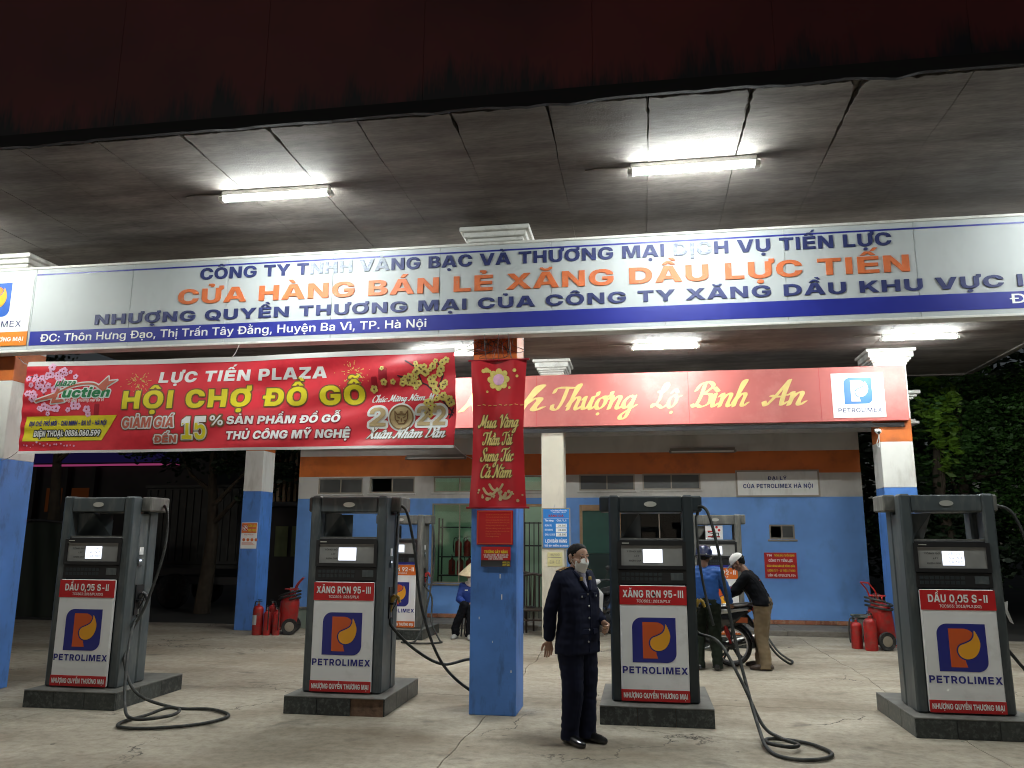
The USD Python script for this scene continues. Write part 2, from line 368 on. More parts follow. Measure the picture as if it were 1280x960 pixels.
# ---------------------------------------------------------------- concrete of the forecourt and of the canopy
def concrete(name, base, light, dark, streak, cracks, oil):
    n = {'g': ('geometry', {}), 'p': ('principled_bsdf', {'roughness': .82, 'specular_ior_level': .3}),
         'm1': ('mapping', {'scale': streak}), 'n1': ('noise_texture', {'scale': 1.0, 'detail': 9.0, 'roughness': .68}),
         'r1': ('rgb_ramp', {'ramp': [(.28, dark), (.5, base), (.72, light)]}),
         'n2': ('noise_texture', {'scale': .55, 'detail': 5.0, 'roughness': .6}), 'r2': ('map_range', {'from_min': .40, 'from_max': .68, 'to_min': 0, 'to_max': .85, 'clamp': True}),
         'x2': ('mix', {'color2': dark}), 'n3': ('noise_texture', {'scale': 60.0, 'detail': 4.0}), 'b': ('bump', {'strength': .25, 'distance': .008})}
    L = [('g.position', 'm1.vector'), ('m1.vector', 'n1.vector'), ('n1.fac', 'r1.fac'), ('g.position', 'n2.vector'), ('n2.fac', 'r2.value'), ('r2.result', 'x2.fac'), ('r1.color', 'x2.color1'),
         ('g.position', 'n3.vector'), ('n3.fac', 'b.height'), ('b.normal', 'p.normal')]
    out = 'x2.color'
    if oil:
        n.update(n4=('noise_texture', {'scale': 1.7, 'detail': 3.0, 'roughness': .5, 'distortion': .4}), r4=('map_range', {'from_min': .63, 'from_max': .73, 'to_min': 0, 'to_max': .5, 'clamp': True}), x4=('mix', {'color2': oil}))
        L += [('g.position', 'n4.vector'), ('n4.fac', 'r4.value'), ('r4.result', 'x4.fac'), (out, 'x4.color1')]; out = 'x4.color'
        n.update(n6=('noise_texture', {'scale': 9.0, 'detail': 2.0}), r6=('map_range', {'from_min': .73, 'from_max': .77, 'to_min': 0, 'to_max': .6, 'clamp': True}), x6=('mix', {'color2': oil}))
        L += [('g.position', 'n6.vector'), ('n6.fac', 'r6.value'), ('r6.result', 'x6.fac'), (out, 'x6.color1')]; out = 'x6.color'
    n.update(n7=('noise_texture', {'scale': 11.0, 'detail': 9.0, 'roughness': .75}), r7=('rgb_ramp', {'ramp': [(.3, (.68, .66, .63)), (.5, (.98, .98, .98)), (.7, (1.22, 1.21, 1.2))]}), x7=('mix', {'mix_type': 'multiply', 'fac': 1.0}))
    L += [('m1.vector', 'n7.vector') if not oil else ('g.position', 'n7.vector'), ('n7.fac', 'r7.fac'), (out, 'x7.color1'), ('r7.color', 'x7.color2')]; out = 'x7.color'
    if oil:
        n.update(m8=('mapping', {'scale': (.5, .8, 1), 'location': (4.3, 2.0, 0)}), n8=('noise_texture', {'scale': .8, 'detail': 6.0, 'roughness': .62}), r8=('map_range', {'from_min': .47, 'from_max': .66, 'to_min': 0, 'to_max': .62, 'clamp': True}), x8=('mix', {'color2': (.17, .125, .08)}))
        L += [('g.position', 'm8.vector'), ('m8.vector', 'n8.vector'), ('n8.fac', 'r8.value'), ('r8.result', 'x8.fac'), (out, 'x8.color1')]; out = 'x8.color'
    if cracks:
        n.update(cn=('noise_texture', {'scale': 1.1, 'detail': 6.0, 'roughness': .6}), cs=('vector_math', {'math_type': 'scale', 'scale': 1.5}), ca=('vector_math', {'math_type': 'add'}),
                 v=('voronoi_texture', {'feature': 'distance_to_edge', 'scale': .38}), cr=('map_range', {'from_min': .0015, 'from_max': .0055, 'to_min': 1.0, 'to_max': 0.0, 'clamp': True}),
                 mk=('noise_texture', {'scale': .5, 'detail': 2.0}), mr=('map_range', {'from_min': .45, 'from_max': .56, 'to_min': 0, 'to_max': .85, 'clamp': True}),
                 mm=('math', {'math_type': 'multiply'}), x5=('mix', {'color2': (.035, .03, .025)}))
        L += [('g.position', 'cn.vector'), ('cn.color', 'cs.vector1'), ('g.position', 'ca.vector1'), ('cs.vector', 'ca.vector2'), ('ca.vector', 'v.vector'), ('v.distance', 'cr.value'),
              ('g.position', 'mk.vector'), ('mk.fac', 'mr.value'), ('cr.result', 'mm.value1'), ('mr.result', 'mm.value2'), ('mm.value', 'x5.fac'), (out, 'x5.color1')]; out = 'x5.color'
    L.append((out, 'p.base_color'))
    return usdkit.material(stage, '/World/Looks/' + name, n, L, surface='p.BSDF')

K['forecourt'] = concrete('forecourt_concrete', (.42, .375, .30), (.49, .445, .365), (.29, .25, .19), (.35, 1.6, 1), True, (.055, .048, .038))
K['ceiling'] = concrete('ceiling_concrete', (.185, .166, .15), (.30, .272, .248), (.07, .06, .052), (.7, 3.6, 1), False, None)
K['dark_ground'] = pbr('road_asphalt', (.05, .047, .043), .9, var=.3, vscale=.8, bump=.4, bscale=50)
K['tar'] = pbr('tar_black', (.012, .012, .014), .8)
K['step'] = concrete('step_concrete', (.22, .2, .17), (.28, .26, .22), (.14, .12, .1), (.8, 2, 2), False, None)

# ground out to the horizon, the forecourt slabs on it
g = part('ground', T([[-400, -300, -.06], [400, -300, -.06], [400, 600, -.06], [-400, 600, -.06]], [[0, 1, 2], [0, 2, 3]]), K['dark_ground'], kind='structure')
fc = thing('forecourt', kind='structure')
def jag(p, q, n, amp, seed):
    r = np.random.default_rng(seed); t = np.linspace(0, 1, n)
    a = np.outer(1 - t, p) + np.outer(t, q)
    d = np.array([-(q[1] - p[1]), q[0] - p[0]]); d = d / np.linalg.norm(d)
    o = np.cumsum(r.normal(0, amp, n)); o -= np.linspace(o[0], o[-1], n)
    return a + d * o[:, None]
XS, YS = [-14.5, -10.3, -5.95, -1.6, 2.75, 7.1, 11.5], [-4.0, 0.6, 4.9, 9.22, 12.6, 15.92]
vs = {}
for i, x in enumerate(XS):
    for j in range(len(YS) - 1):
        vs[i, j] = jag((x, YS[j]), (x, YS[j + 1]), 24, .010, 100 + i * 10 + j)
hs = {}
for j, y in enumerate(YS):
    for i in range(len(XS) - 1):
        hs[i, j] = jag((XS[i], y), (XS[i + 1], y), 24, .010, 300 + i * 10 + j)
for i in range(len(XS) - 1):
    for j in range(len(YS) - 1):
        ring = np.vstack([hs[i, j][:-1], vs[i + 1, j][:-1], hs[i, j + 1][::-1][:-1], vs[i, j][::-1][:-1]])
        pg = sg.Polygon(ring).buffer(0).buffer(-.0045)
        m = prismm(pg, 0, .07).copy()
        v = m.vertices; m = T(np.c_[v[:, 0], v[:, 2], v[:, 1] + .0], m.faces[:, ::-1])   # lie down: outline in x-y, thickness in z
        part('concrete_slab', m, K['forecourt'], fc)

# ---------------------------------------------------------------- canopy
CX0, CX1, CY0, CY1, CZ = -9.95, 6.6, 5.78, 17.25, 5.10
cp = thing('canopy', 'wide flat concrete canopy roof with dark red front edge over the pumps', 'canopy')
part('roof_slab', boxm(CX0, CX1, CY0 + .06, CY1, CZ + .07, CZ + .5), K['step'], cp)
xj = [CX0] + [.13 + .79 * k for k in range(-12, 9) if CX0 + .2 < .13 + .79 * k < CX1 - .2] + [CX1]
notch = {0.13: .02, .92: .045, 1.71: .075, -.66: .03, -1.45: .04, -2.24: .012, -3.03: .035, -3.82: .03, -4.61: .015}
def side(x, s):
    a = next((v for k, v in notch.items() if abs(k - x) < .05), .006)
    r = np.random.default_rng(int(abs(x) * 1000) + 5)
    ys = np.r_[np.linspace(CY0, CY0 + 1.6, 26), np.linspace(CY0 + 1.8, CY1, 30)]
    gap = .0012 + .5 * a * np.exp(-(ys - CY0) / (.28 + .5 * r.random())) * (1 + .35 * r.normal(size=len(ys)))
    wob = np.cumsum(r.normal(0, .002, len(ys)))
    return np.c_[x + wob + s * np.maximum(gap, .001), ys]
for a, b in zip(xj[:-1], xj[1:]):
    L_, R_ = side(a, 1), side(b, -1)
    r = np.random.default_rng(int(abs(a) * 777) + 1)
    fx = np.linspace(L_[0, 0], R_[0, 0], 16)[1:-1]
    front = np.c_[fx, CY0 + np.abs(r.normal(0, .012, len(fx)))]
    pg = sg.Polygon(np.vstack([L_[::-1], front, R_])).buffer(0)
    m = prismm(pg, 0, .06); v = m.vertices
    z = CZ + v[:, 1] * -1
    part('ceiling_panel', T(np.c_[v[:, 0], v[:, 2], CZ - .0 - v[:, 1] + r.normal(0, .0015)], m.faces), K['ceiling'], cp)
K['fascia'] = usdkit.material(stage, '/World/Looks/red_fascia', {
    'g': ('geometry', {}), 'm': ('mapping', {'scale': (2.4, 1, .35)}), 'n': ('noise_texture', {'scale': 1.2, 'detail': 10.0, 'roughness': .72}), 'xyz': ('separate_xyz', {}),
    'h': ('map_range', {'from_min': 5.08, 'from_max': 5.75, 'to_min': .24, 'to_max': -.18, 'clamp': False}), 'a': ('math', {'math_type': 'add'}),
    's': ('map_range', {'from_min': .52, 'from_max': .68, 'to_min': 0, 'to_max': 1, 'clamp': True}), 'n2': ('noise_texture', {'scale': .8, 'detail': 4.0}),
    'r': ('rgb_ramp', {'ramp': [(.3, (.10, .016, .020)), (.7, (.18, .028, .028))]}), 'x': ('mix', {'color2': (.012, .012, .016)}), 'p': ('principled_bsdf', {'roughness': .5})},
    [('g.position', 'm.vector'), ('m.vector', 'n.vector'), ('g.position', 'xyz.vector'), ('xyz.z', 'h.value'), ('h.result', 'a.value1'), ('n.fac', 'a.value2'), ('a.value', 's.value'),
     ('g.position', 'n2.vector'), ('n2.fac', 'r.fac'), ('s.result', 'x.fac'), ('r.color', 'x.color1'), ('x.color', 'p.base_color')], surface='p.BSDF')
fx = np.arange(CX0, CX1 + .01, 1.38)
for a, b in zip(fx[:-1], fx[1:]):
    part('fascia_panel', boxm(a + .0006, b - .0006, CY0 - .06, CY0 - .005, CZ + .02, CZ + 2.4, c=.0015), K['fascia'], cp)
r = np.random.default_rng(5)
xs = np.linspace(CX0, CX1, 420)
low = CZ - .004 - .022 * np.maximum(0, meshkit.fbm(np.c_[xs * 3.1, xs * 0, xs * 0], 4, 3) - .42) * 3 - .05 * np.maximum(0, meshkit.noise(np.c_[xs * 1.7, xs * 0 + 4, xs * 0]) - .8)
part('tar_edge', prismm(sg.Polygon(np.vstack([np.c_[xs, low], [[CX1, CZ + .1], [CX0, CZ + .1]]])), -CY0 + .03, -CY0 + .068), K['tar'], cp)
part('edge_beam', boxm(CX1, CX1 + .12, CY0, CY1, CZ - .02, CZ + .6), K['ceiling'], cp)
part('edge_beam', boxm(CX0, CX1, CY1, CY1 + .12, CZ - .02, CZ + .6), K['ceiling'], cp)

# fluorescent battens
K['unlit_tube'] = pbr('unlit_tube', (.22, .20, .17), .5)
def batten(x0, x1, y, z, label, lit=True, group='lit lamps under the canopy', slope=0.0, tube='tube'):
    t = thing('ceiling_light', label, 'lamp', ((x0 + x1) / 2, y, z), slope, group if lit else 'unlit lamp battens on the wall')
    h = (x1 - x0) / 2
    part('housing', boxm(-h, h, -.036, .036, -.006, .05, c=.008), K['lamp_white'], t)
    m = tubem([(-h + .03, 0, 0), (h - .03, 0, 0)], 1.0, 18); m.apply_scale((1, .034, .021)); m.apply_translation((0, 0, -.030))
    part('tube', m, K[tube] if lit else K['unlit_tube'], t, smooth=50)
    part('cable', tubem(spline([(-h, 0, .03), (-h - .06, .01, .035), (-h - .14, .03, .043), (-h - .30, .02, .045), (-h - .42, .05, .047)], 16), .006, 6), K['unlit_tube'], t, smooth=50)
    for s in (-1, 1):
        part('end_cap', boxm(s * h - .028, s * h + .028, -.040, .040, -.054, -.004, c=.008), K['lamp_white'], t)
batten(-4.04, -2.92, 6.9, 5.05, 'lit white tube lamp nearest the dark red edge, over the pumps with red banners', slope=.01)
batten(-.02, 1.10, 6.9, 5.05, 'lit white tube lamp under the front bay above the word for trade', slope=-.01)
batten(4.05, 5.2, 6.9, 5.05, 'lit white tube lamp of the front row over the last diesel pump')
batten(-8.1, -6.95, 6.9, 5.05, 'dimmer lit tube lamp of the front row at the dark end', tube='old_tube')
for x_, w_ in ((-4.04, 'before the grey rear pump'), (-.02, 'before the motorbike'), (4.05, 'before the last rear column')):
    batten(x_, x_ + 1.13, 10.7, 5.05, 'lit tube lamp of the hidden middle bay ' + w_, tube='new_tube')
batten(-4.05, -2.92, 13.8, 5.05, 'lit white tube lamp half hidden behind the blue column and white sign')
batten(-.09, 1.04, 13.8, 5.05, 'lit white tube lamp above the yellow script on the red sign')
batten(4.02, 5.20, 13.72, 5.05, 'lit white tube lamp by the rear corner of the canopy near the trees')

# ---------------------------------------------------------------- columns
def capital(t, x0, x1, y0, y1, z0, z1):
    st = [(.02, z0, z0 + .04), (.045, z0 + .043, z0 + .075), (.075, z0 + .078, z0 + .12), (.11, z0 + .123, z1 - .055), (.15, z1 - .052, z1)]
    b = MB()
    for o, a, c in st:
        b.box(x0 - o, x1 + o, y0 - o, y1 + o, a, c, c=.008)
    part('capital', b, K['moulding'], t)
def column(name, label, x0, x1, y0, y1, bands, capz, group):
    t = thing(name, label, 'column', group=group)
    z = 0.0
    for nm, z1, m in bands:
        part(nm, boxm(x0, x1, y0, y1, z + .001, z1, c=.006), m, t); z = z1
    capital(t, x0, x1, y0, y1, capz, 5.095)
    return t
fb = [('blue_base', 2.62, K['blue_paint']), ('white_band', 3.55, K['white_paint']), ('orange_band', 3.95, K['orange_paint']), ('shaft_top', 4.9, K['white_paint'])]
rb = [('blue_base', 2.64, K['blue_paint']), ('white_band', 3.44, K['white_paint']), ('orange_band', 3.85, K['orange_paint']), ('shaft_top', 4.84, K['white_paint'])]
column('canopy_column', 'blue front column behind the long tasselled red scroll banner', -1.755, -1.28, 8.26, 8.76, fb, 4.86, 'painted canopy columns')
column('canopy_column', 'front column carrying the end of the white sign beside the emblem panel', -7.95, -7.36, 8.26, 8.76, fb, 4.86, 'painted canopy columns')
column('canopy_column', 'rear blue and white column with the no smoking notice', -7.77, -7.38, 14.85, 15.35, rb, 4.82, 'painted canopy columns')
column('canopy_column', 'cream tiled rear column carrying the blue price board', -1.83, -1.42, 14.85, 15.35, [('shaft', 4.84, K['cream_paint'])], 4.82, 'painted canopy columns')
column('canopy_column', 'rear column at the end of the red script sign, white above blue', 4.18, 4.72, 14.85, 15.35, rb, 4.82, 'painted canopy columns')

# ---------------------------------------------------------------- lettering and sign helpers
K['sign_white'] = pbr('sign_white', (.50, .53, .535), .7, var=.035, vscale=1.1, color2=(.43, .46, .46), lo=.55, hi=.8, dscale=1.5, dstretch=(1.5, 1, .6))
K['sign_blue'] = pbr('sign_blue', (.022, .03, .28), .35, var=.06, vscale=2)
K['navy'] = pbr('letter_navy', (.025, .034, .14), .55, var=.2, vscale=6)
K['peeled'] = pbr('letter_peeled', (.30, .33, .38), .55, var=.15, vscale=14, color2=(.12, .14, .24), lo=.48, hi=.62, dscale=30)
K['letter_orange'] = pbr('letter_orange', (.66, .155, .045), .55, var=.12, vscale=7, color2=(.5, .3, .2), lo=.6, hi=.75, dscale=22)
K['orange_flat'] = pbr('emblem_orange', (.72, .22, .02), .4)
K['yellow_flat'] = pbr('emblem_yellow', (.80, .36, .02), .4)
K['blue_flat'] = pbr('emblem_blue', (.015, .045, .36), .4)
K['white_flat'] = pbr('print_white', (.84, .84, .82), .4)
K['red_flat'] = pbr('print_red', (.52, .012, .015), .4)
K['yellow_print'] = pbr('print_yellow', (.80, .62, .03), .4)
K['black_print'] = pbr('print_black', (.02, .02, .02), .5)

s = thing('fascia_sign', 'long white panelled sign with navy and orange raised letters under the canopy', 'sign')
SY = 8.10
SX = [-9.6, -8.3, -7.07, -5.80, -4.60, -3.34, -2.11, -.89, .29, 1.51, 2.76, 3.98, 5.2]
part('sign_frame', MB().box(-9.6, 5.2, SY + .012, SY + .15, 3.86, 4.875).box(-9.62, 5.22, SY - .014, SY + .152, 4.862, 4.89, c=.004).box(-9.62, 5.22, SY - .014, SY + .152, 3.845, 3.872, c=.004), K['white_paint'], s)
for a, b in zip(SX[:-1], SX[1:]):
    part('sign_panel', boxm(a + .0022, b - .0022, SY, SY + .0115, 3.873, 4.861, c=.002), K['sign_white'], s)
part('top_stripe', boxm(-7.06, 5.19, SY - .003, SY - .0005, 4.785, 4.803), K['sign_blue'], s)
part('address_band', boxm(-7.06, 5.19, SY - .003, SY - .0005, 3.925, 4.095), K['sign_blue'], s)
def letters(line, mat, special=()):
    for k, (ch, gg) in enumerate(line):
        part('letter', prismm(gg, -SY + .0006, -SY + .012), K['peeled'] if k in special else mat, s)
L1 = 'CÔNG TY TNHH VÀNG BẠC VÀ THƯƠNG MẠI DỊCH VỤ TIẾN LỰC'
l1 = text(L1, -4.95, 2.55, 4.63, .135, 800, track=.04)
letters(l1, K['navy'], special=(7, 8, 9, 10, 11, 28, 29, 30))
letters(text('CỬA HÀNG BÁN LẺ XĂNG DẦU LỰC TIẾN', -5.21, 2.71, 4.345, .175, 800, track=.05), K['letter_orange'])
letters(text('NHƯỢNG QUYỀN THƯƠNG MẠI CỦA CÔNG TY XĂNG DẦU KHU VỰC I', -6.24, 3.72, 4.145, .12, 800, track=.07), K['navy'])
for ln_ in (text('ĐC: Thôn Hưng Đạo, Thị Trấn Tây Đằng, Huyện Ba Vì, TP. Hà Nội', -6.92, -2.24, 3.965, .092, 600), text('ĐT: 0433', 3.57, 4.5, 3.975, .095, 600)):
    for ch, gg in ln_: part('address_letter', flatm(gg, -SY + .0055), K['white_flat'], s)
# emblem panel at the end of the sign
ep = MB()
part('emblem_panel', boxm(-8.3, -7.09, SY - .008, SY - .002, 3.93, 4.77, c=.002), K['white_flat'], s)
part('emblem_strip', boxm(-8.3, -7.09, SY - .012, SY - .0085, 3.93, 4.10), K['orange_flat'], s)
f_, p_, d_ = emblem(-7.58, 4.50, .42)
K['blue_light'] = pbr('emblem_blue_light', (.02, .10, .42), .4)
part('emblem_field', flatm(f_, -SY + .0105), K['blue_light'], s); part('emblem_letter', flatm(p_, -SY + .0125), K['orange_flat'], s); part('emblem_drop', flatm(d_, -SY + .0125), K['yellow_flat'], s)
part('emblem_name', flatm(textg('PETROLIMEX', -8.0, -7.19, 4.16, .075, 500, track=.1), -SY + .0105), K['navy'], s)
part('emblem_words', flatm(textg('NHƯỢNG QUYỀN THƯƠNG MẠI', -8.24, -7.13, 3.985, .05, 800), -SY + .0145), K['white_flat'], s)

# ---------------------------------------------------------------- red script sign on the rear columns
K['faded_red'] = pbr('faded_red', (.52, .135, .12), .6, var=.08, vscale=1.2, color2=(.62, .22, .2), lo=.5, hi=.8, dscale=1.4)
K['script_yellow'] = pbr('script_yellow', (.78, .62, .22), .45, var=.1, vscale=5)
K['beige_flat'] = pbr('emblem_beige', (.72, .58, .40), .4)
RY = 14.72
s = thing('script_sign', 'faded red sign with yellow script letters and blue emblem on rear columns', 'sign')
part('sign_box', boxm(-4.2, 4.66, RY, RY + .10, 3.80, 4.78, c=.006), K['faded_red'], s)
for x in (-1.9, .9, 3.2):
    part('seam', boxm(x - .003, x + .003, RY - .003, RY - .0005, 3.81, 4.77), K['red_flat'], s)
for word, a, b in (('Kính', -3.42, -1.72), ('Thượng', -1.66, -.02), ('Lộ', .2, .80), ('Bình', .92, 1.98), ('An', 2.18, 2.98)):
    part('script_word', prismm(script(word, a, b, 4.11, .235, nib=(.14, .05)), -RY + .0005, -RY + .008), K['script_yellow'], s)
part('emblem_panel', boxm(3.40, 4.28, RY - .008, RY - .002, 3.86, 4.66), K['white_flat'], s)
f_, p_, d_ = emblem(3.84, 4.34, .47)
K['blue_pale'] = pbr('emblem_blue_pale', (.03, .17, .47), .4)
part('emblem_field', flatm(f_, -RY + .0105), K['blue_pale'], s); part('emblem_letter', flatm(p_, -RY + .0125), K['beige_flat'], s); part('emblem_drop', flatm(d_, -RY + .0125), K['beige_flat'], s)
part('emblem_name', flatm(textg('PETROLIMEX', 3.48, 4.22, 3.955, .075, 600, track=.08), -RY + .0105), K['navy'], s)
part('back_rail', MB().box(-4.2, 4.6, RY + .105, RY + .14, 3.70, 3.78), K['dark_metal'], s)

# ---------------------------------------------------------------- station building behind the pumps
BY = 17.2
bt = thing('station_building', 'low blue, white and orange painted station shop with raised step', 'building')
BX0, BX1 = -7.66, 4.42
holes = dict(
    w1=(-7.2, -6.15, 2.72, 3.07), w2=(-5.99, -4.95, 2.73, 3.08), w3=(-4.52, -3.35, 2.74, 3.08), w3b=(-3.25, -2.10, 2.75, 3.09), w4=(-1.31, -.13, 2.76, 3.11), w5=(.03, 1.23, 2.77, 3.11),
    shop=(-4.54, -2.72, .80, 2.50), door=(-2.55, -1.62, .09, 2.48), green=(-1.31, -.40, .09, 2.46), glass=(-.34, 1.05, .85, 2.44), vent=(2.56, 3.06, 1.76, 2.05))
H = unary_union([sg.box(a, c, b, d) for a, b, c, d in holes.values()])
for nm, z0, z1, m in (('blue_wall', .175, 2.61, 'blue_wall'), ('white_wall', 2.61, 3.10, 'wall_white'), ('orange_wall', 3.10, 3.56, 'orange_paint'), ('upper_wall', 3.56, 5.05, 'wall_white')):
    part(nm, prismm(sg.box(BX0, z0, BX1, z1 - .0005).difference(H), -BY - .22, -BY), K[m], bt)
part('side_wall', boxm(BX1 - .22, BX1, BY + .221, BY + 3.5, .09, 5.05), K['blue_wall'], bt)
part('side_wall', boxm(BX0, BX0 + .22, BY + .221, BY + 3.5, .09, 5.05), K['blue_wall'], bt)
K['mint'] = pbr('mint_wall', (.42, .56, .44), .6, var=.06, vscale=2)
K['room_dark'] = pbr('room_dark', (.08, .085, .08), .8)
part('back_wall', boxm(BX0 + .23, BX1 - .23, BY + 3.3, BY + 3.5, .09, 5.0), K['mint'], bt)
part('ceiling', boxm(BX0 + .23, BX1 - .23, BY + .222, BY + 3.3, 3.45, 3.5), K['white_paint'], bt)
for x in (-4.72, -1.45, 1.3):
    part('partition', boxm(x - .05, x + .05, BY + .222, BY + 3.29, .10, 3.44), K['mint'] if x < 0 else K['room_dark'], bt)
part('floor', boxm(BX0 + .1, BX1 - .1, BY + .05, BY + 3.5, .03, .088), K['step'], bt)
# step of slabs with a terracotta edge
r = np.random.default_rng(3)
xs = np.r_[np.arange(BX0 - .1, 5.2, 1.15), 5.2]
for a, b in zip(xs[:-1], xs[1:]):
    part('step_slab', boxm(a + .003, b - .003, 15.95, BY - .045, -.03, .088 + r.normal(0, .001), c=.008), K['step'], bt)
K['terracotta'] = [pbr(f'terracotta_{i}', c, .55, var=.25, vscale=8, color2=(.45, .28, .18), lo=.5, hi=.7, dscale=14) for i, c in enumerate([(.34, .12, .06), (.42, .17, .09), (.25, .09, .05)])]
k = 0
for a in np.arange(BX0, BX1 - .05, .3):
    if -2.55 < a + .15 < -1.6 or -1.33 < a + .15 < -.38: continue
    part('skirting_tile', boxm(a + .003, min(a + .297, BX1), BY - .022, BY - .001, .092, .172, c=.004), K['terracotta'][int(r.integers(3))], bt); k += 1
K['alu'] = pbr('window_frame', (.30, .26, .20), .5, var=.1)
K['dark_glass'] = pane('dark_window', (.30, .33, .32))
K['clear_glass'] = pane('clear_window', (.75, .85, .80))
K['frost'] = pbr('frosted_pane', (.06, .062, .058), .35, var=.15, vscale=4)
def window(key, cols, mat, rows=1, label=None, skip=(), dep=.07):
    a, b, c, d = holes[key]
    f = MB(); w = .03
    f.box(a + .001, b - .001, BY + .02, BY + dep, c + .001, c + w).box(a + .001, b - .001, BY + .02, BY + dep, d - w, d - .001)
    f.box(a + .001, a + w, BY + .02, BY + dep, c + w, d - w).box(b - w, b - .001, BY + .02, BY + dep, c + w, d - w)
    xs = np.linspace(a + w, b - w, cols + 1); zs = np.linspace(c + w, d - w, rows + 1)
    for x in xs[1:-1]: f.box(x - .012, x + .012, BY + .025, BY + dep - .005, c + w, d - w)
    for z in zs[1:-1]: f.box(a + w, b - w, BY + .027, BY + dep - .007, z - .012, z + .012)
    p = part('window', f, K['alu'], bt, label=label)
    i = 0
    for x0, x1 in zip(xs[:-1], xs[1:]):
        for z0, z1 in zip(zs[:-1], zs[1:]):
            if i not in skip:
                part('pane', boxm(x0 + .002, x1 - .002, BY + .042, BY + .047, z0 + .002, z1 - .002), mat, p)
            i += 1
    part('sill', boxm(a - .04, b + .04, BY - .03, BY - .001, c - .045, c - .006, c=.006), K['wall_white'] if c > 2.6 else K['alu'], p)
window('w1', 2, K['frost']); window('w2', 2, K['frost'], skip=(0,)); window('w3', 2, K['clear_glass']); window('w3b', 2, K['clear_glass']); window('w4', 2, K['frost']); window('w5', 2, K['frost'])
window('shop', 3, K['clear_glass'], 1, label='wide shop window with shelves of red cylinders')
window('glass', 2, K['dark_glass'], 2); window('vent', 2, K['frost'], skip=(0,), label='small square vent window in the blue wall')
K['wood_tan'] = pbr('door_frame_tan', (.40, .25, .13), .5, var=.2, vscale=5)
K['green_door'] = pbr('door_green', (.025, .10, .075), .4, var=.12, vscale=3)
K['green_dark'] = pbr('door_green_dark', (.02, .045, .04), .35, var=.1, vscale=3)
a, b, c, d = holes['green']
p = part('door', boxm(a + .06, b - .06, BY + .03, BY + .07, .10, 1.45), K['green_dark'], bt)
part('upper_panel', boxm(a + .06, b - .06, BY + .028, BY + .072, 1.455, d - .13), K['green_door'], p)
part('door_frame', MB().box(a, a + .058, BY - .01, BY + .1, .09, d).box(b - .058, b, BY - .01, BY + .1, .09, d).box(a + .06, b - .06, BY - .012, BY + .1, d - .125, d), K['wood_tan'], p)
part('handle', MB().cyl((b - .16, BY - .02, 1.0), (b - .16, BY - .02, 1.2), .012).cyl((b - .16, BY - .02, 1.02), (b - .16, BY + .03, 1.02), .008).cyl((b - .16, BY - .02, 1.18), (b - .16, BY + .03, 1.18), .008), K['steel'], p)
part('red_tag', boxm(a + .72, a + .79, BY + .022, BY + .026, 2.02, 2.3, c=.001), K['red_flat'], p)
a, b, c, d = holes['door']
g_ = MB()
for x in np.linspace(a + .05, a + .55, 6): g_.box(x - .01, x + .01, BY + .10, BY + .12, .10, 2.1)
for z in (.3, 1.0, 1.6, 2.08): g_.box(a + .03, a + .57, BY + .098, BY + .122, z - .015, z + .015)
p = part('door', g_, K['dark_metal'], bt, label='half open barred metal door')
part('door_frame', MB().box(a, a + .04, BY - .005, BY + .2, .09, d).box(b - .04, b, BY - .005, BY + .2, .09, d).box(a + .04, b - .04, BY - .005, BY + .2, d - .05, d), K['wood_tan'], p)
# shade slab over the wall behind the red sign, with moulded end
pm = MB()
for o, z0, z1 in ((.0, 4.02, 4.40), (.06, 4.402, 4.44), (.11, 4.443, 4.49), (.16, 4.493, 4.56), (.06, 3.975, 4.018), (.11, 3.92, 3.972)):
    pm.box(BX0 - .2, 5.14 + o, 16.15 - o, BY - .003, z0, z1, c=.008)
part('shade_slab', pm, K['moulding'], bt)
# things on the wall
def unlit(x0, x1, z, label):
    t = thing('unlit_lamp', label, 'lamp', ((x0 + x1) / 2, BY - .06, z), 0, 'unlit lamp battens on the shop wall')
    h = (x1 - x0) / 2
    part('housing', boxm(-h, h, .0, .055, -.05, .06, c=.008), K['unlit_tube'], t)
    part('tube', tubem([(-h + .03, -.02, -.02), (h - .03, -.02, -.02)], .016, 10), K['lamp_white'], t, smooth=50)
    for q in (-1, 1): part('lamp_holder', boxm(q * h - .02, q * h + .02, -.045, .0, -.045, .01, c=.005), K['unlit_tube'], t)
unlit(.62, 1.96, 3.58, 'unlit tube lamp on the orange band above the dealer board')
unlit(-5.14, -3.79, 3.51, 'unlit tube lamp on the orange band below the red banner')
t = thing('dealer_board', 'grey white framed board with two lines of navy letters on shop wall', 'sign')
part('board', boxm(1.97, 3.57, BY - .03, BY - .004, 2.64, 3.13, c=.004), K['white_paint'], t)
part('board_frame', prismm(sg.box(1.94, 2.61, 3.60, 3.16).difference(sg.box(1.975, 2.645, 3.565, 3.125)), -BY + .004, -BY + .036), K['alu'], t)
for ln_ in (text('ĐẠI LÝ', 2.58, 2.96, 2.955, .075, 800, track=.1), text('CỦA PETROLIMEX HÀ NỘI', 2.08, 3.47, 2.79, .085, 800, track=.06)):
    for ch, gg in ln_: part('letter', flatm(gg, -BY + .0325), K['navy'], t)
t = thing('wall_poster', 'red notice with yellow and white lines on the blue wall', 'poster')
part('sheet', boxm(2.43, 3.06, BY - .012, BY - .003, .98, 1.49, c=.002), K['red_flat'], t)
part('yellow_lines', flatm(unary_union([textg('THÔNG BÁO TUYỂN DỤNG', 2.62, 3.02, 1.415, .038, 800), textg('CỬA HÀNG BÁN LẺ XĂNG DẦU', 2.47, 3.02, 1.205, .042, 800), textg('LƯƠNG TỪ 7 - 10 TRIỆU / THÁNG', 2.48, 3.02, 1.115, .042, 800)]), -BY + .0145), K['yellow_print'], t)
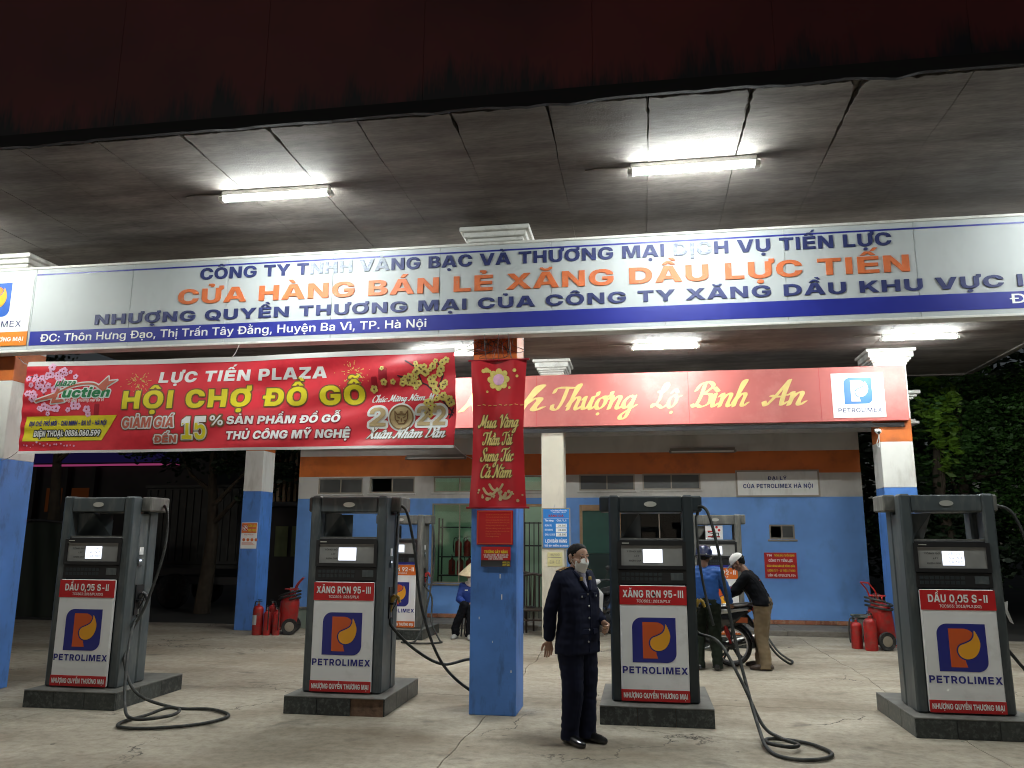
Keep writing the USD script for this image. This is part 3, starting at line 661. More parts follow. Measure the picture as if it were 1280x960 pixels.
part('white_lines', flatm(unary_union([textg('TIN', 2.48, 2.58, 1.415, .038, 800), textg('CÔNG TY TIẾN LỰC', 2.51, 2.98, 1.305, .052, 800), textg('LIÊN HỆ: 0915.275.934', 2.48, 3.02, 1.02, .044, 800)]), -BY + .0145), K['white_flat'], t)

# shop shelf with red cylinders behind the window
sh = thing('display_shelf', 'steel shelf behind the shop window carrying red cylinders', 'shelf', (-3.6, BY + .45, .09))
for z in (.86, 1.26, 1.9): part('shelf_board', boxm(-.85, .85, -.15, .18, z - .012, z + .012), K['dark_metal'], sh)
for x in (-.85, .85):
    for y in (-.14, .17): part('post', boxm(x - .015, x + .015, y - .015, y + .015, 0, 2.1), K['dark_metal'], sh)
K['ext_red'] = pbr('extinguisher_red', (.38, .014, .012), .42, var=.2, vscale=6, color2=(.16, .07, .055), lo=.47, hi=.75, dscale=11)

# ---------------------------------------------------------------- fire extinguishers
def extinguisher(x, y, h, rad, label, z=0.0, group=None, rotz=0, stick=False, dusty=False):
    t = thing('fire_extinguisher', label, 'extinguisher', (x, y, z), rotz, group)
    b = h * .84
    part('cylinder', lathem([(0, .0), (rad * .92, .0), (rad, .015), (rad, b - rad * .8), (rad * .9, b - rad * .4), (rad * .6, b - rad * .1), (.022, b), (.022, b + .03), (0, b + .03)], 20), K['ext_red'], t, smooth=40)
    part('valve', MB().cyl((0, 0, b + .025), (0, 0, b + .07), .018, 10).cyl((-.02, 0, b + .055), (.03, 0, b + .055), .012, 8), K['steel'], t, smooth=40)
    part('handle', MB().box(-.02, .10, -.008, .008, b + .072, b + .082).box(-.02, .09, -.007, .007, b + .095, b + .104), K['black'], t)
    part('hose', tubem(spline([(-.02, 0, b + .055), (-.06 - rad * .4, 0, b + .05), (-rad - .035, 0, b - .1), (-rad - .03, 0, b * .4), (-rad - .02, 0, b * .22)], 24), .011, 8), K['rubber'], t, smooth=50)
    if stick: part('label_sheet', lathem([(rad + .0015, b * .35), (rad + .0015, b * .68)], 20), K['white_paint'], t, smooth=True) if False else part('label_sheet', T(*arc(rad + .0015, b * .35, b * .68)), K['sign_white'], t, smooth=True)
    return t
def arc(r_, z0, z1, a0=-2.2, a1=-.9, n=10):
    a = np.linspace(a0, a1, n); V = np.r_[np.c_[r_ * np.cos(a), r_ * np.sin(a), np.full(n, z0)], np.c_[r_ * np.cos(a), r_ * np.sin(a), np.full(n, z1)]]
    return V, [[i, i + 1, n + i + 1] for i in range(n - 1)] + [[i, n + i + 1, n + i] for i in range(n - 1)]
for i, (x, z, lab) in enumerate(((-4.03, 1.365, 'left'), (-3.83, 1.365, ''), (-4.17, .965, ''), (-3.98, .965, ''), (-3.78, .965, ''))):
    extinguisher(x, BY + .42, .40, .075, ['red cylinder on upper shelf behind shop window, beside the other', 'red cylinder on upper shelf behind shop window, nearer the post', 'first red cylinder on the lower shelf behind the shop window', 'middle red cylinder on the lower shelf behind the shop window', 'last red cylinder on the lower shelf beside the seated worker'][i], z, 'red cylinders in the shop window', rotz=i)
def trolley(x, y, rz, label, s=1.0):
    t = thing('extinguisher_trolley', label, 'extinguisher', (x, y, 0), rz, 'wheeled fire extinguishers')
    tank = lathem(np.array([(0, .10), (.14, .11), (.175, .16), (.175, .56), (.16, .63), (.11, .68), (.05, .70), (.05, .74), (0, .74)]) * s, 24)
    tank.apply_transform(rot([1, 0, 0], -.10)); part('tank', tank, K['ext_red'], t, smooth=40)
    part('collar', MB().tube(np.array([(.12 * math.cos(a), .0 + .12 * math.sin(a) + .075, .80) for a in np.linspace(0, 2 * PI, 21)]) * s, .012, 8).cyl((.12 * s, .07 * s, .80 * s), (.13 * s, .07 * s, .60 * s), .012, 8).cyl((-.12 * s, .07 * s, .80 * s), (-.13 * s, .07 * s, .60 * s), .012, 8), K['ext_red'], t, smooth=50)
    part('handle', MB().tube(spline(np.array([(-.10, .10, .55), (-.11, .16, .85), (-.11, .27, 1.0)]) * s, 12), .013, 8).tube(spline(np.array([(.10, .10, .55), (.11, .16, .85), (.11, .27, 1.0)]) * s, 12), .013, 8).cyl(np.array((-.11, .27, 1.0)) * s, np.array((.11, .27, 1.0)) * s, .014, 8), K['ext_red'], t, smooth=50)
    part('valve', MB().cyl(np.array((0, .07, .73)) * s, np.array((0, .08, .82)) * s, .025, 10).box(-.02 * s, .08 * s, .05 * s, .10 * s, .80 * s, .83 * s), K['steel'], t, smooth=40)
    hz = []
    for k_, zz in enumerate((.66, .70, .63)):
        a0 = k_ * 2 * PI
    q = [((.19 + .012 * math.sin(3 * a)) * math.cos(a), .06 + (.19 + .012 * math.sin(3 * a)) * math.sin(a), .60 + .03 * a / PI + .045 * math.sin(a + .6)) for a in np.linspace(0, 5 * PI, 70)]
    part('hose', tubem(np.array(q) * s, .017, 8), K['rubber'], t, smooth=50)
    for sx in (-1, 1):
        w = part('wheel', lathem([(.085, -.02), (.138, -.03), (.145, -.015), (.145, .015), (.138, .03), (.085, .02)], 24, (1, 0, 0), (sx * .21 * s, .10, .145)), K['tyre'], t, smooth=40)
        part('rim', lathem([(0, -.012), (.04, -.026), (.088, -.014), (.088, .014), (.04, .026), (0, .012)], 20, (1, 0, 0), (sx * .21 * s, .10, .145)), K['alu'], w, smooth=40)
    part('axle', MB().cyl((-.2 * s, .10, .145), (.2 * s, .10, .145), .014, 8).tube([(-.1, -.02, .12), (-.1, -.22, .02), (.1, -.22, .02), (.1, -.02, .12)], .012, 8), K['ext_red'], t)
trolley(-6.56, 14.5, -1.3, 'wheeled red extinguisher by the rear column with no smoking notice', 1.0)
trolley(3.86, 14.36, 1.85, 'wheeled red extinguisher behind the diesel pump below orange sticker', 1.05)
extinguisher(-6.98, 14.22, .62, .095, 'larger red extinguisher with pale sheet beside blue rear column', rotz=-.5, group='small extinguishers by the columns', stick=True)
extinguisher(-6.86, 14.55, .60, .085, 'red extinguisher tucked behind the one with pale sheet', rotz=2.6, group='small extinguishers by the columns')
extinguisher(-6.79, 14.20, .50, .065, 'narrow red extinguisher, first of two near the wheeled one', rotz=2.2, group='small extinguishers by the columns')
extinguisher(-6.63, 14.24, .50, .065, 'narrow red extinguisher touching the wheeled one by blue wall', rotz=2.4, group='small extinguishers by the columns')
extinguisher(3.42, 14.35, .50, .09, 'dusty red extinguisher with black hose before the grey kerb box', rotz=.3, group='small extinguishers by the columns')
extinguisher(3.58, 14.12, .60, .10, 'tall red extinguisher leaning by the wheeled one behind diesel pump', rotz=-2.2, group='small extinguishers by the columns')
K['pale_green'] = pbr('pale_green_plaster', (.22, .26, .21), .8, var=.15, vscale=3, color2=(.14, .15, .11), lo=.48, hi=.75, dscale=4)
K['olive_box'] = pbr('olive_box', (.085, .095, .08), .7, var=.2, vscale=4)
t = thing('grey_box', 'low grey metal box behind the extinguishers at step end', 'box', (4.12, 15.2, 0))
part('box_body', boxm(-.45, .5, 0, .45, 0, .40, c=.012), K['olive_box'], t); part('lid', boxm(-.47, .52, -.02, .47, .402, .44, c=.01), K['olive_box'], t)
t = thing('low_wall', 'low pale green wall between the blue column and shop', 'wall', (-7.05, 15.42, 0))
part('wall_body', boxm(-.02, 1.35, 0, .12, 0, .36, c=.008), K['pale_green'], t); part('coping', boxm(-.04, 1.37, -.02, .14, .362, .40, c=.008), K['step'], t)

# ---------------------------------------------------------------- fuel pumps on tiled islands
K['pump_grey'] = pbr('pump_grey', (.06, .073, .078), .42, var=.16, vscale=3, color2=(.16, .165, .155), lo=.5, hi=.85, dscale=3.5, dstretch=(3, 3, .7), bump=.05)
K['pump_dark'] = pbr('pump_dark', (.022, .030, .034), .38, var=.15, vscale=3, color2=(.06, .062, .06), lo=.54, hi=.85, dscale=3.5, dstretch=(3, 3, .7), bump=.05)
K['pump_dusty'] = pbr('pump_dusty', (.11, .11, .10), .6, var=.15, vscale=3, color2=(.24, .23, .20), lo=.48, hi=.8, dscale=4, dstretch=(3, 3, .8))
K['badge'] = pbr('badge', (.55, .55, .5), .3, metallic=.4)
K['face'] = pbr('display_face', (.25, .25, .24), .35, var=.12, vscale=6)
K['lcd'] = glow('lcd_glow', (.82, .87, 1.0), .27)
K['lcd_ink'] = pbr('lcd_ink', (.12, .13, .18), .5)
K['led'] = glow('led_glow', (.75, .82, 1.0), .4)
K['label_white'] = pbr('label_white', (.80, .80, .80), .32, var=.03, vscale=2, color2=(.58, .57, .54), lo=.56, hi=.85, dscale=3.5)
K['label_orange'] = pbr('label_orange', (.70, .15, .02), .35)
K['label_blue'] = pbr('label_blue', (.02, .025, .22), .35)
K['emb_orange'] = pbr('pump_emblem_orange', (.62, .10, .02), .35)
K['noz_yellow'] = pbr('nozzle_yellow', (.42, .27, .04), .45, var=.2, vscale=12, color2=(.16, .10, .03), lo=.5, hi=.75, dscale=18)
K['noz_black'] = pbr('nozzle_black', (.03, .03, .032), .35)
K['noz_red'] = pbr('nozzle_red', (.35, .03, .03), .4)
K['granite'] = [pbr(f'granite_{i}', c, .3, var=.35, vscale=28, color2=(.09, .10, .095), lo=.5, hi=.7, dscale=22) for i, c in enumerate([(.028, .034, .034), (.036, .043, .042), (.022, .026, .027)])]
K['granite_top'] = pbr('island_top', (.16, .155, .14), .7, var=.2, vscale=4, color2=(.08, .08, .07), lo=.45, hi=.75, dscale=3)
K['brick_core'] = pbr('broken_render', (.15, .09, .06), .9, var=.4, vscale=14, bump=.8, bscale=30)
rt = np.random.default_rng(21)
def island(x0, x1, y0, y1, label, missing=None, h=.175):
    t = thing('pump_island', label, 'plinth', ((x0 + x1) / 2, y0, 0), group='tiled islands under the pumps')
    w, d = (x1 - x0) / 2, y1 - y0
    part('core', boxm(-w + .018, w - .018, .018, d - .018, 0, h - .012), K['brick_core'], t)
    part('top_slab', boxm(-w, w, 0, d, h - .012, h, c=.004), K['granite_top'], t)
    n = 3
    xs = np.linspace(-w, w, n + 1)
    for i in range(n):
        if i != missing:
            part('tile', boxm(xs[i] + .002, xs[i + 1] - .002, .002, .0175, .002, h - .013, c=.002), K['granite'][int(rt.integers(3))], t)
        part('tile', boxm(xs[i] + .002, xs[i + 1] - .002, d - .0175, d - .002, .002, h - .013, c=.002), K['granite'][int(rt.integers(3))], t)
    ys = np.linspace(.02, d - .02, 4)
    for i in range(3):
        for s_ in (-1, 1):
            xx = sorted((s_ * w - s_ * .002, s_ * w - s_ * .0175))
            part('tile', boxm(xx[0], xx[1], ys[i] + .002, ys[i + 1] - .002, .002, h - .013, c=.002), K['granite'][int(rt.integers(3))], t)

def nozzle(t, p, mat, lean=.0, turn=0.0):
    """A filling gun hanging in its holster: grip, lever and spout."""
    Mx = trans(*p) @ rot([0, 0, 1], turn) @ rot([0, 1, 0], lean)
    body = MB().tube([(0, 0, .02), (.035, 0, -.015), (.05, 0, -.06), (.055, 0, -.15)], [.024, .03, .026, .019], 10)
    body.tube([(0, 0, .02), (-.03, 0, .0), (-.05, 0, -.05)], [.022, .019, .014], 10)
    n = part('nozzle', body.move(Mx), mat, t, smooth=45)
    part('lever', MB().tube([(-.02, 0, -.01), (.0, 0, -.075), (.035, 0, -.135)], .006, 6).move(Mx), K['black'], n, smooth=45)
    part('swivel', MB().cyl((.055, 0, -.15), (.056, 0, -.20), .017, 10).move(Mx), K['steel'], n, smooth=45)
    return trimesh.transform_points([(.056, 0, -.20)], Mx)[0]

def pump(x, y, label, kind, body, z=.175, noz='noz_yellow', side=1, hang=True, lines=None, rz=0):
    """x, y: middle of the front face on the island."""
    t = thing('fuel_pump', label, 'fuel pump', (x, y, z), rz, 'fuel pumps of the station')
    m = K[body]; W, D = .42, .50
    part('base', boxm(-W + .02, W - .02, .03, D - .03, 0, 1.10, c=.01), K['pump_dark'], t)
    part('cabinet', boxm(-W + .10, W - .10, .02, D - .02, 1.101, 1.545, c=.008), K['black'], t)
    for s_ in (-1, 1):
        a, b = sorted((s_ * W, s_ * (W - .105)))
        part('corner_post', boxm(a, b, 0, .17, 0, 1.985, c=.018), m, t)
        part('corner_post', boxm(a + .004, b - .004, D - .17, D, 0, 1.985, c=.018), m, t)
        part('side_panel', boxm(*sorted((s_ * (W - .012), s_ * (W - .05))), .168, D - .168, 0, 1.80, c=.006), m, t)
    part('header', boxm(-W + .103, W - .103, .012, D - .012, 1.815, 1.975, c=.012), m, t)
    for s_ in (-1, 1):
        a, b = sorted((s_ * (W - .02), s_ * (W + .10)))
        part('hose_outlet', boxm(a, b, .175, D + .03, 1.825, 1.985, c=.014), K['pump_dusty'] if body != 'pump_dark' else m, t)
    part('badge', MB().add(prismm(affinity.scale(sg.Point(0, 1.895).buffer(1, quad_segs=8), .062, .027), -.0115, -.004)), K['badge'], t)
    # open bay with a folded metal sheet in it
    part('bay_sheet', T([(-.30, .10, 1.555), (-.10, .42, 1.555), (-.10, .42, 1.80), (-.30, .10, 1.80), (-.115, .10, 1.805), (-.29, .11, 1.557)], [[0, 1, 2], [0, 2, 3], [5, 4, 3], [0, 1, 4]]), m, t)
    part('bay_floor', boxm(-W + .106, W - .106, .03, D - .03, 1.546, 1.56), K['pump_dusty'], t)
    # display
    d = part('display', MB().add(prismm(sg.box(-.335, 1.255, .335, 1.525).difference(sg.box(-.30, 1.29, .30, 1.485)), -.02, .016)), K['black'], t)
    part('display_face', boxm(-.30, .30, -.004, .012, 1.29, 1.485), K['face'], d)
    sl = -.085 if kind != 'E5' else -.1
    part('screen', boxm(sl, sl + .19, -.008, -.0045, 1.318, 1.448), K['lcd'], d)
    dg = unary_union([textg(v, sl + .05, sl + .178, zz, .022, 500) for v, zz in lines]) if lines else None
    if dg is not None: part('digits', flatm(dg, .0095), K['lcd_ink'], d)
    part('captions', flatm(unary_union([textg('TỔNG SỐ', -.245, -.10, 1.42, .014, 600), textg('LÍT', -.17, -.12, 1.375, .014, 600), textg('ĐƠN GIÁ', -.225, -.10, 1.33, .014, 600)]), .0065), K['black_print'], d)
    if kind != 'E5': part('maker_plate', boxm(-.29, -.22, -.0195, -.0165, 1.503, 1.513), K['badge'], d)
    # keypad
    k_ = part('keypad', boxm(-.335, .335, -.004, .016, 1.115, 1.25, c=.004), K['black'], t)
    kk = MB()
    for i in range(9):
        for j in range(2): kk.box(-.30 + i * .045, -.268 + i * .045, -.008, -.0042, 1.145 + j * .045, 1.175 + j * .045)
    part('keys', kk, K['pump_dark'], k_)
    part('card_reader', boxm(.18, .30, -.008, -.0042, 1.15, 1.22, c=.002), K['pump_grey'], k_)
    # front board with print
    b = part('front_board', boxm(-.325, .325, -.035, .0, .015, 1.10, c=.012), K['label_white'], t)
    top = K['label_orange'] if kind == 'E5' else K['red_flat']
    part('top_band', boxm(-.3245, .3245, -.0385, -.0355, .915, 1.095, c=.001), top, b)
    part('bottom_band', boxm(-.3245, .3245, -.0385, -.0355, .018, .125, c=.001), top, b)
    if kind == 'DO': big, small = 'DẦU 0,05 S-II', 'TCCS03: 2015/PLX(DO)'
    elif kind == 'E5': big, small = 'E5 RON 92-II', 'TCCS 03: 2015/PLX'
    else: big, small = 'XĂNG RON 95-III', 'TCCS01: 2015/PLX'
    part('grade_words', flatm(textg(big, -.295 if kind != 'DO' else -.26, .295 if kind != 'DO' else .26, .985, .07, 800, track=.03), .041), K['white_flat'], b)
    part('lock', MB().add(prismm(sg.Point(.012, 1.008).buffer(.011, quad_segs=6), .0388, .046)), K['black'], b)
    part('standard_words', flatm(textg(small, -.165, .165 if kind != 'DO' else .2, .938, .026, 600, slant=.2 if kind != 'DO' else 0), .041), K['white_flat'], b)
    part('motto_words', flatm(textg('NHƯỢNG QUYỀN THƯƠNG MẠI', -.305, .305, .048, .048, 800), .041), K['white_flat'], b)
    if kind == 'E5':
        part('blue_band', boxm(-.3245, .3245, -.039, -.0355, 1.098, 1.14, c=.001), K['label_blue'], b)
    f_, p_, d_ = emblem(.0, .585, .42)
    part('emblem_field', flatm(f_, .0375), K['label_blue'], b); part('emblem_letter', flatm(p_, .0395), K['emb_orange'], b); part('emblem_drop', flatm(d_, .0395), K['yellow_flat'], b)
    part('emblem_name', flatm(textg('PETROLIMEX', -.312, .312, .272, .064, 800, track=.1), .0375), K['label_blue'], b)
    # side fittings
    sx = side * (W - .01)
    e = side * .006
    part('notice_sticker', boxm(*sorted((sx, sx + e)), .20, .27, 1.36, 1.44), K['label_white'], t)
    q = part('side_reader', boxm(*sorted((sx, sx + e * 2)), .19, .28, 1.24, 1.32, c=.002), K['pump_grey'], t)
    part('led', boxm(*sorted((sx + e * 2, sx + e * 2.4)), .205, .235, 1.29, 1.305), K['led'], q)
    hb = part('holster', MB().box(*sorted((sx, sx + side * .05)), .20, .32, .86, .88).box(*sorted((sx, sx + side * .012)), .19, .33, .72, 1.04), K['black'], t)
    end = nozzle(t, (sx + side * .055, .26, .93), K[noz], turn=PI if side > 0 else 0) if hang else (0, 0, 0)
    return t, np.array([sx + side * .0, .0, 0]), np.array(end)

def hose(t, origin, pts, r_=.0155):
    o = np.asarray(origin, float)
    part('hose', tubem(spline(pts, 30 * len(pts) // 3) - o, r_, 10), K['rubber'], t, smooth=60)

island(-6.34, -5.30, 7.78, 9.0, 'dark tiled island under the outermost diesel pump with coiled hose')
island(-3.585, -2.54, 7.97, 9.2, 'dark tiled island with one front tile broken away', missing=2)
island(-.445, .62, 8.05, 9.25, 'dark tiled island behind the man in navy uniform')
island(2.35, 3.40, 8.02, 9.25, 'dark tiled island under the diesel pump nearest the wheeled extinguisher')
island(-4.85, -3.82, 14.0, 15.2, 'rear tiled island between the grey petrol pump and shop')
island(.72, 1.76, 14.0, 15.2, 'rear tiled island behind the motorbike being filled')

t, _, e = pump(-5.86, 7.98, 'dusty grey diesel pump at the dark end of the forecourt, hose coiled', 'DO', 'pump_grey', noz='noz_black', lines=[('12 540', 1.415), ('6.52', 1.375), ('18 380', 1.335)])
O = np.array([-5.86, 7.98, .175])
hose(t, O, [(-5.36, 8.42, 2.02), (-5.335, 8.40, 2.07), (-5.25, 8.34, 1.95), (-5.22, 8.28, 1.55), (-5.33, 8.2, 1.0), (-5.45, 8.15, .7), (-5.42, 8.05, .45), (-5.15, 7.9, .16), (-4.75, 7.95, .022), (-4.35, 7.95, .02), (-4.02, 7.70, .02), (-4.1, 7.32, .02), (-4.45, 7.08, .02), (-4.75, 7.08, .02), (-4.86, 7.28, .02), (-4.8, 7.55, .025), (-4.70, 7.75, .06), (-4.55, 7.72, .05), (-4.5, 7.45, .05), (-4.75, 7.28, .05), (-5.0, 7.50, .12), (-5.22, 7.8, .5), (-5.36, 8.05, .78), O + e + (0, 0, -.06), O + e])
t, _, e = pump(-3.065, 8.17, 'grey petrol pump with yellow nozzle beside the blue front column', 'R95', 'pump_grey')
O = np.array([-3.065, 8.17, .175])
hose(t, O, [(-2.60, 8.42, 1.98), (-2.56, 8.38, 2.06), (-2.47, 8.34, 1.98), (-2.38, 8.34, 1.6), (-2.30, 8.4, 1.0), (-2.1, 8.5, .45), (-1.80, 8.75, .12), (-1.55, 9.0, .022), (-1.40, 9.15, .05), (-1.55, 9.15, .2), (-1.85, 9.0, .42), (-2.15, 8.75, .40), (-2.4, 8.5, .58), O + e + (.03, 0, -.10), O + e])
hose(t, O, [(-2.60, 8.46, 1.98), (-2.60, 8.42, 1.9), (-2.585, 8.34, 1.5), (-2.60, 8.36, 1.15)], .013)
t, _, e = pump(.085, 8.25, 'near black petrol pump beside the man in navy uniform', 'R95', 'pump_dark')
O = np.array([.085, 8.25, .175])
hose(t, O, [(.56, 8.48, 1.97), (.58, 8.42, 2.05), (.66, 8.36, 1.98), (.74, 8.3, 1.6), (.82, 8.2, .95), (.90, 8.0, .45), (.95, 7.6, .12), (.98, 7.25, .022), (1.12, 7.02, .02), (1.34, 7.05, .02), (1.47, 7.25, .02), (1.38, 7.52, .02), (1.2, 7.66, .02), (1.02, 7.6, .035), (1.0, 7.4, .045), (1.15, 7.28, .05), (1.24, 7.42, .04), (1.12, 7.6, .05), (1.0, 7.75, .12), (.86, 7.95, .45), (.70, 8.2, .75), O + e + (.03, -.02, -.10), O + e])
hose(t, O, [(.56, 8.52, 1.97), (.545, 8.46, 1.9), (.56, 8.4, 1.5), (.60, 8.38, 1.2), (.66, 8.3, .9)], .013)
t, _, e = pump(2.86, 8.22, 'dark grey diesel pump in front of the trees, cloth on nozzle', 'DO', 'pump_grey', noz='noz_black', lines=[('230 000', 1.415), ('12.51', 1.375), ('18 380', 1.335)])
O = np.array([2.86, 8.22, .175])
hose(t, O, [(3.36, 8.5, 2.0), (3.40, 8.45, 2.05), (3.52, 8.4, 1.95), (3.62, 8.35, 1.5), (3.66, 8.3, 1.0), (3.64, 8.3, .5), (3.6, 8.2, .1), (3.75, 8.0, .02), (3.95, 8.2, .02), (3.7, 8.5, .1), (3.5, 8.45, .5), (3.42, 8.45, .62), O + e + (.02, 0, -.08), O + e])
part('tied_cloth', MB().add(T(*(lambda a: (a, [[0, 1, 2], [1, 3, 2], [2, 3, 4], [3, 5, 4]]))([(.47, .20, .97), (.52, .19, .99), (.485, .20, .90), (.51, .19, .91), (.52, .20, .80), (.55, .19, .78)]))), K['white_flat'], t)
t, _, e = pump(-4.335, 14.2, 'rear petrol pump with orange top board, half hidden by grey pump', 'E5', 'pump_dusty', noz='noz_red')
O = np.array([-4.335, 14.2, .175])
hose(t, O, [(-3.86, 14.45, 2.0), (-3.82, 14.4, 2.05), (-3.74, 14.35, 1.8), (-3.72, 14.3, 1.2), (-3.78, 14.0, .4), (-3.85, 13.7, .03), (-4.05, 13.55, .02), (-3.7, 13.45, .02), (-3.4, 13.65, .02), (-3.5, 13.95, .03), (-3.68, 14.1, .3), (-3.74, 14.3, .7), O + e])
pump_b, _, e = pump(1.235, 14.2, 'rear petrol pump with orange top board, facing the motorbike riders', 'E5', 'pump_dusty', noz='noz_red', hang=False)
part('promo_sheet', boxm(-.17, .12, .06, .066, 1.565, 1.80, c=.001), K['label_white'], pump_b)
part('promo_print', flatm(unary_union([sg.Point(.02, 1.77).buffer(.022), sg.Point(.06, 1.72).buffer(.022), sg.box(-.13, 1.69, 0, 1.71), sg.box(-.13, 1.6, .07, 1.62)]), -.0575), K['red_flat'], pump_b)
part('promo_words', flatm(sg.LineString([(-.12, 1.68), (-.03, 1.66), (-.03, 1.60), (-.07, 1.6), (-.02, 1.67), (.05, 1.67), (.04, 1.61)]).buffer(.007), -.0575), K['black_print'], pump_b)
O = np.array([1.235, 14.2, .175])
hose(pump_b, O, [(1.665, 14.5, 1.0), (1.72, 14.2, .85), (1.78, 13.8, .5), (1.95, 13.2, .12), (2.05, 12.8, .025), (2.08, 12.5, .02), (1.98, 12.25, .03), (1.8, 12.3, .18), (1.62, 12.4, .5), (1.50, 12.15, .85), (1.40, 11.88, 1.02), (1.32, 11.76, 1.07)])

# ---------------------------------------------------------------- cloth banners
def cloth(x0, x1, z0, z1, nx, nz, fn):
    u, v = np.meshgrid(np.linspace(x0, x1, nx), np.linspace(z0, z1, nz))
    P = np.c_[u.ravel(), np.zeros(u.size), v.ravel()]
    Fc = []
    for j in range(nz - 1):
        for i in range(nx - 1):
            a = j * nx + i; Fc += [[a, a + 1, a + nx + 1], [a, a + nx + 1, a + nx]]
    return T(fn(P), Fc)
def draped(geom, d, fn, edge=.05):
    m = flatm(geom, 0)
    v, f = trimesh.remesh.subdivide_to_size(m.vertices, m.faces, edge, max_iter=12)
    return T(fn(np.asarray(v), d), f)
K['scroll_red'] = pbr('scroll_red', (.54, .02, .03), .35, var=.12, vscale=2)
K['banner_red'] = pbr('banner_red', (.74, .042, .06), .3, var=.10, vscale=1.5, color2=(.58, .024, .04), lo=.5, hi=.7, dscale=2)
K['banner_pink'] = pbr('banner_blossom', (.82, .46, .66), .4, var=.15, vscale=20)
K['banner_gold'] = pbr('banner_gold', (.56, .42, .22), .35, var=.12, vscale=9)
K['banner_brown'] = pbr('banner_brown', (.20, .10, .04), .4)
K['banner_branch'] = pbr('banner_branch', (.05, .012, .02), .5)
K['banner_green'] = pbr('banner_green', (.02, .22, .08), .4)
K['banner_yellow'] = pbr('banner_yellow', (.78, .66, .03), .35)
K['banner_dark'] = pbr('banner_dark_red', (.33, .008, .02), .4)
K['rope'] = pbr('rope', (.35, .33, .30), .8)
def bfn(P, d=0.0):
    P = np.array(P, float); x, z = P[:, 0], P[:, 2]
    t = (x + 6.9) / 5.02; v = (z - 2.66) / 1.0
    y = .028 * np.sin(5.5 * v + 2.2 * t * 3 + .4) * (.3 + t) + .015 * np.sin(16 * (v - .55 * t * 2.0) + 1.2) * np.clip(t * 1.4 - .15, .08, 1) + .006 * np.sin(38 * v + 9 * t) * np.clip(1 - 7 * t, 0, 1) + .006 * np.sin(31 * t + 4 * v)
    P[:, 1] = 7.95 + y - d
    P[:, 2] = z - .018 * np.sin(PI * t) * v + .012 * np.sin(9 * t) * (1 - v) * 0
    P[:, 0] = x - .02 * np.sin(PI * v) * (1 - 2 * t)
    return P
s = thing('red_banner', 'long red fair banner with yellow words and blossom, tied below the white sign', 'banner')
part('cloth', cloth(-6.90, -1.89, 2.66, 3.66, 220, 60, lambda P: bfn(P)), K['banner_red'], s, smooth=True)
K['hem'] = pbr('banner_hem', (.70, .68, .66), .4)
part('hem', MB().add(cloth(-6.90, -1.89, 3.635, 3.69, 120, 3, lambda P: bfn(P, .003))).add(cloth(-6.90, -1.89, 2.635, 2.665, 120, 3, lambda P: bfn(P, .003))), K['hem'], s, smooth=True)
def bp(name, geom, mat, d=.0035, edge=.06): return part(name, draped(geom, d, bfn, edge), mat, s, smooth=True, kind='stuff' if name in ('blossom_hearts', 'firework', 'pink_blossom', 'yellow_blossom') else None)
def bl(lines, mat, d):
    for ln_ in lines:
        for ch, gg in ln_: bp('letter', gg, mat, d)
bl([text('LỰC TIẾN PLAZA', -5.27, -3.30, 3.415, .125, 900, slant=.12, track=.06)], K['white_flat'], .0035)
w2 = textg('HỘI CHỢ ĐỒ GỖ', -5.66, -2.87, 3.12, .205, 900, track=.08)
bp('word_shadow', w2.buffer(.014), K['banner_brown'], .003); bl([text('HỘI CHỢ ĐỒ GỖ', -5.66, -2.87, 3.12, .205, 900, track=.08)], K['banner_yellow'], .006)
w3 = unary_union([textg('SẢN PHẨM ĐỒ GỖ', -4.40, -3.13, 2.925, .088, 900, slant=.1), textg('THỦ CÔNG MỸ NGHỆ', -4.40, -3.01, 2.755, .092, 900, slant=.1)])
bp('word_shadow', w3.buffer(.010), K['banner_dark'], .003); bl([text('SẢN PHẨM ĐỒ GỖ', -4.40, -3.13, 2.925, .088, 900, slant=.1), text('THỦ CÔNG MỸ NGHỆ', -4.40, -3.01, 2.755, .092, 900, slant=.1)], K['white_flat'], .006)
w4 = unary_union([textg('GIẢM GIÁ', -5.64, -5.01, 2.905, .115, 900, slant=.1), textg('ĐẾN', -5.24, -4.97, 2.735, .08, 900, slant=.1)])
bp('word_shadow', w4.buffer(.022), K['banner_brown'], .003); bp('word_outline', w4.buffer(.014), K['white_flat'], .006)
K['banner_salmon'] = pbr('banner_salmon', (.56, .14, .09), .4)
bl([text('GIẢM GIÁ', -5.64, -5.01, 2.905, .115, 900, slant=.1), text('ĐẾN', -5.24, -4.97, 2.735, .08, 900, slant=.1)], K['banner_salmon'], .009)
w5 = textg('15', -4.93, -4.62, 2.765, .25, 900)
bp('word_shadow', w5.buffer(.020).union(textg('%', -4.60, -4.42, 2.915, .11, 900).buffer(.02)), K['banner_brown'], .003); bp('white_words', w5.buffer(.007).union(textg('%', -4.60, -4.42, 2.915, .11, 900)), K['white_flat'], .006); bl([[(c_, g_.intersection(sg.box(-6, 2, 0, 2.95)).buffer(-.004)) for c_, g_ in text('15', -4.93, -4.62, 2.765, .25, 900)]], K['banner_yellow'], .009)
bp('address_plate', sg.Polygon([(-6.86, 2.775), (-5.88, 2.775), (-5.70, 3.055), (-6.83, 3.055)]), K['banner_yellow'])
bp('address_words', textg('ĐỊA CHỈ: PHỐ MỚI - CHU MINH - BA VÌ - HÀ NỘI', -6.79, -5.83, 2.945, .055, 800, slant=.15), K['label_blue'], .0065)
w6 = textg('ĐIỆN THOẠI: 0886.060.599', -6.73, -5.90, 2.825, .068, 900, slant=.15)
bp('word_shadow', w6.buffer(.010), K['black_print'], .006); bp('white_words', w6, K['white_flat'], .009)
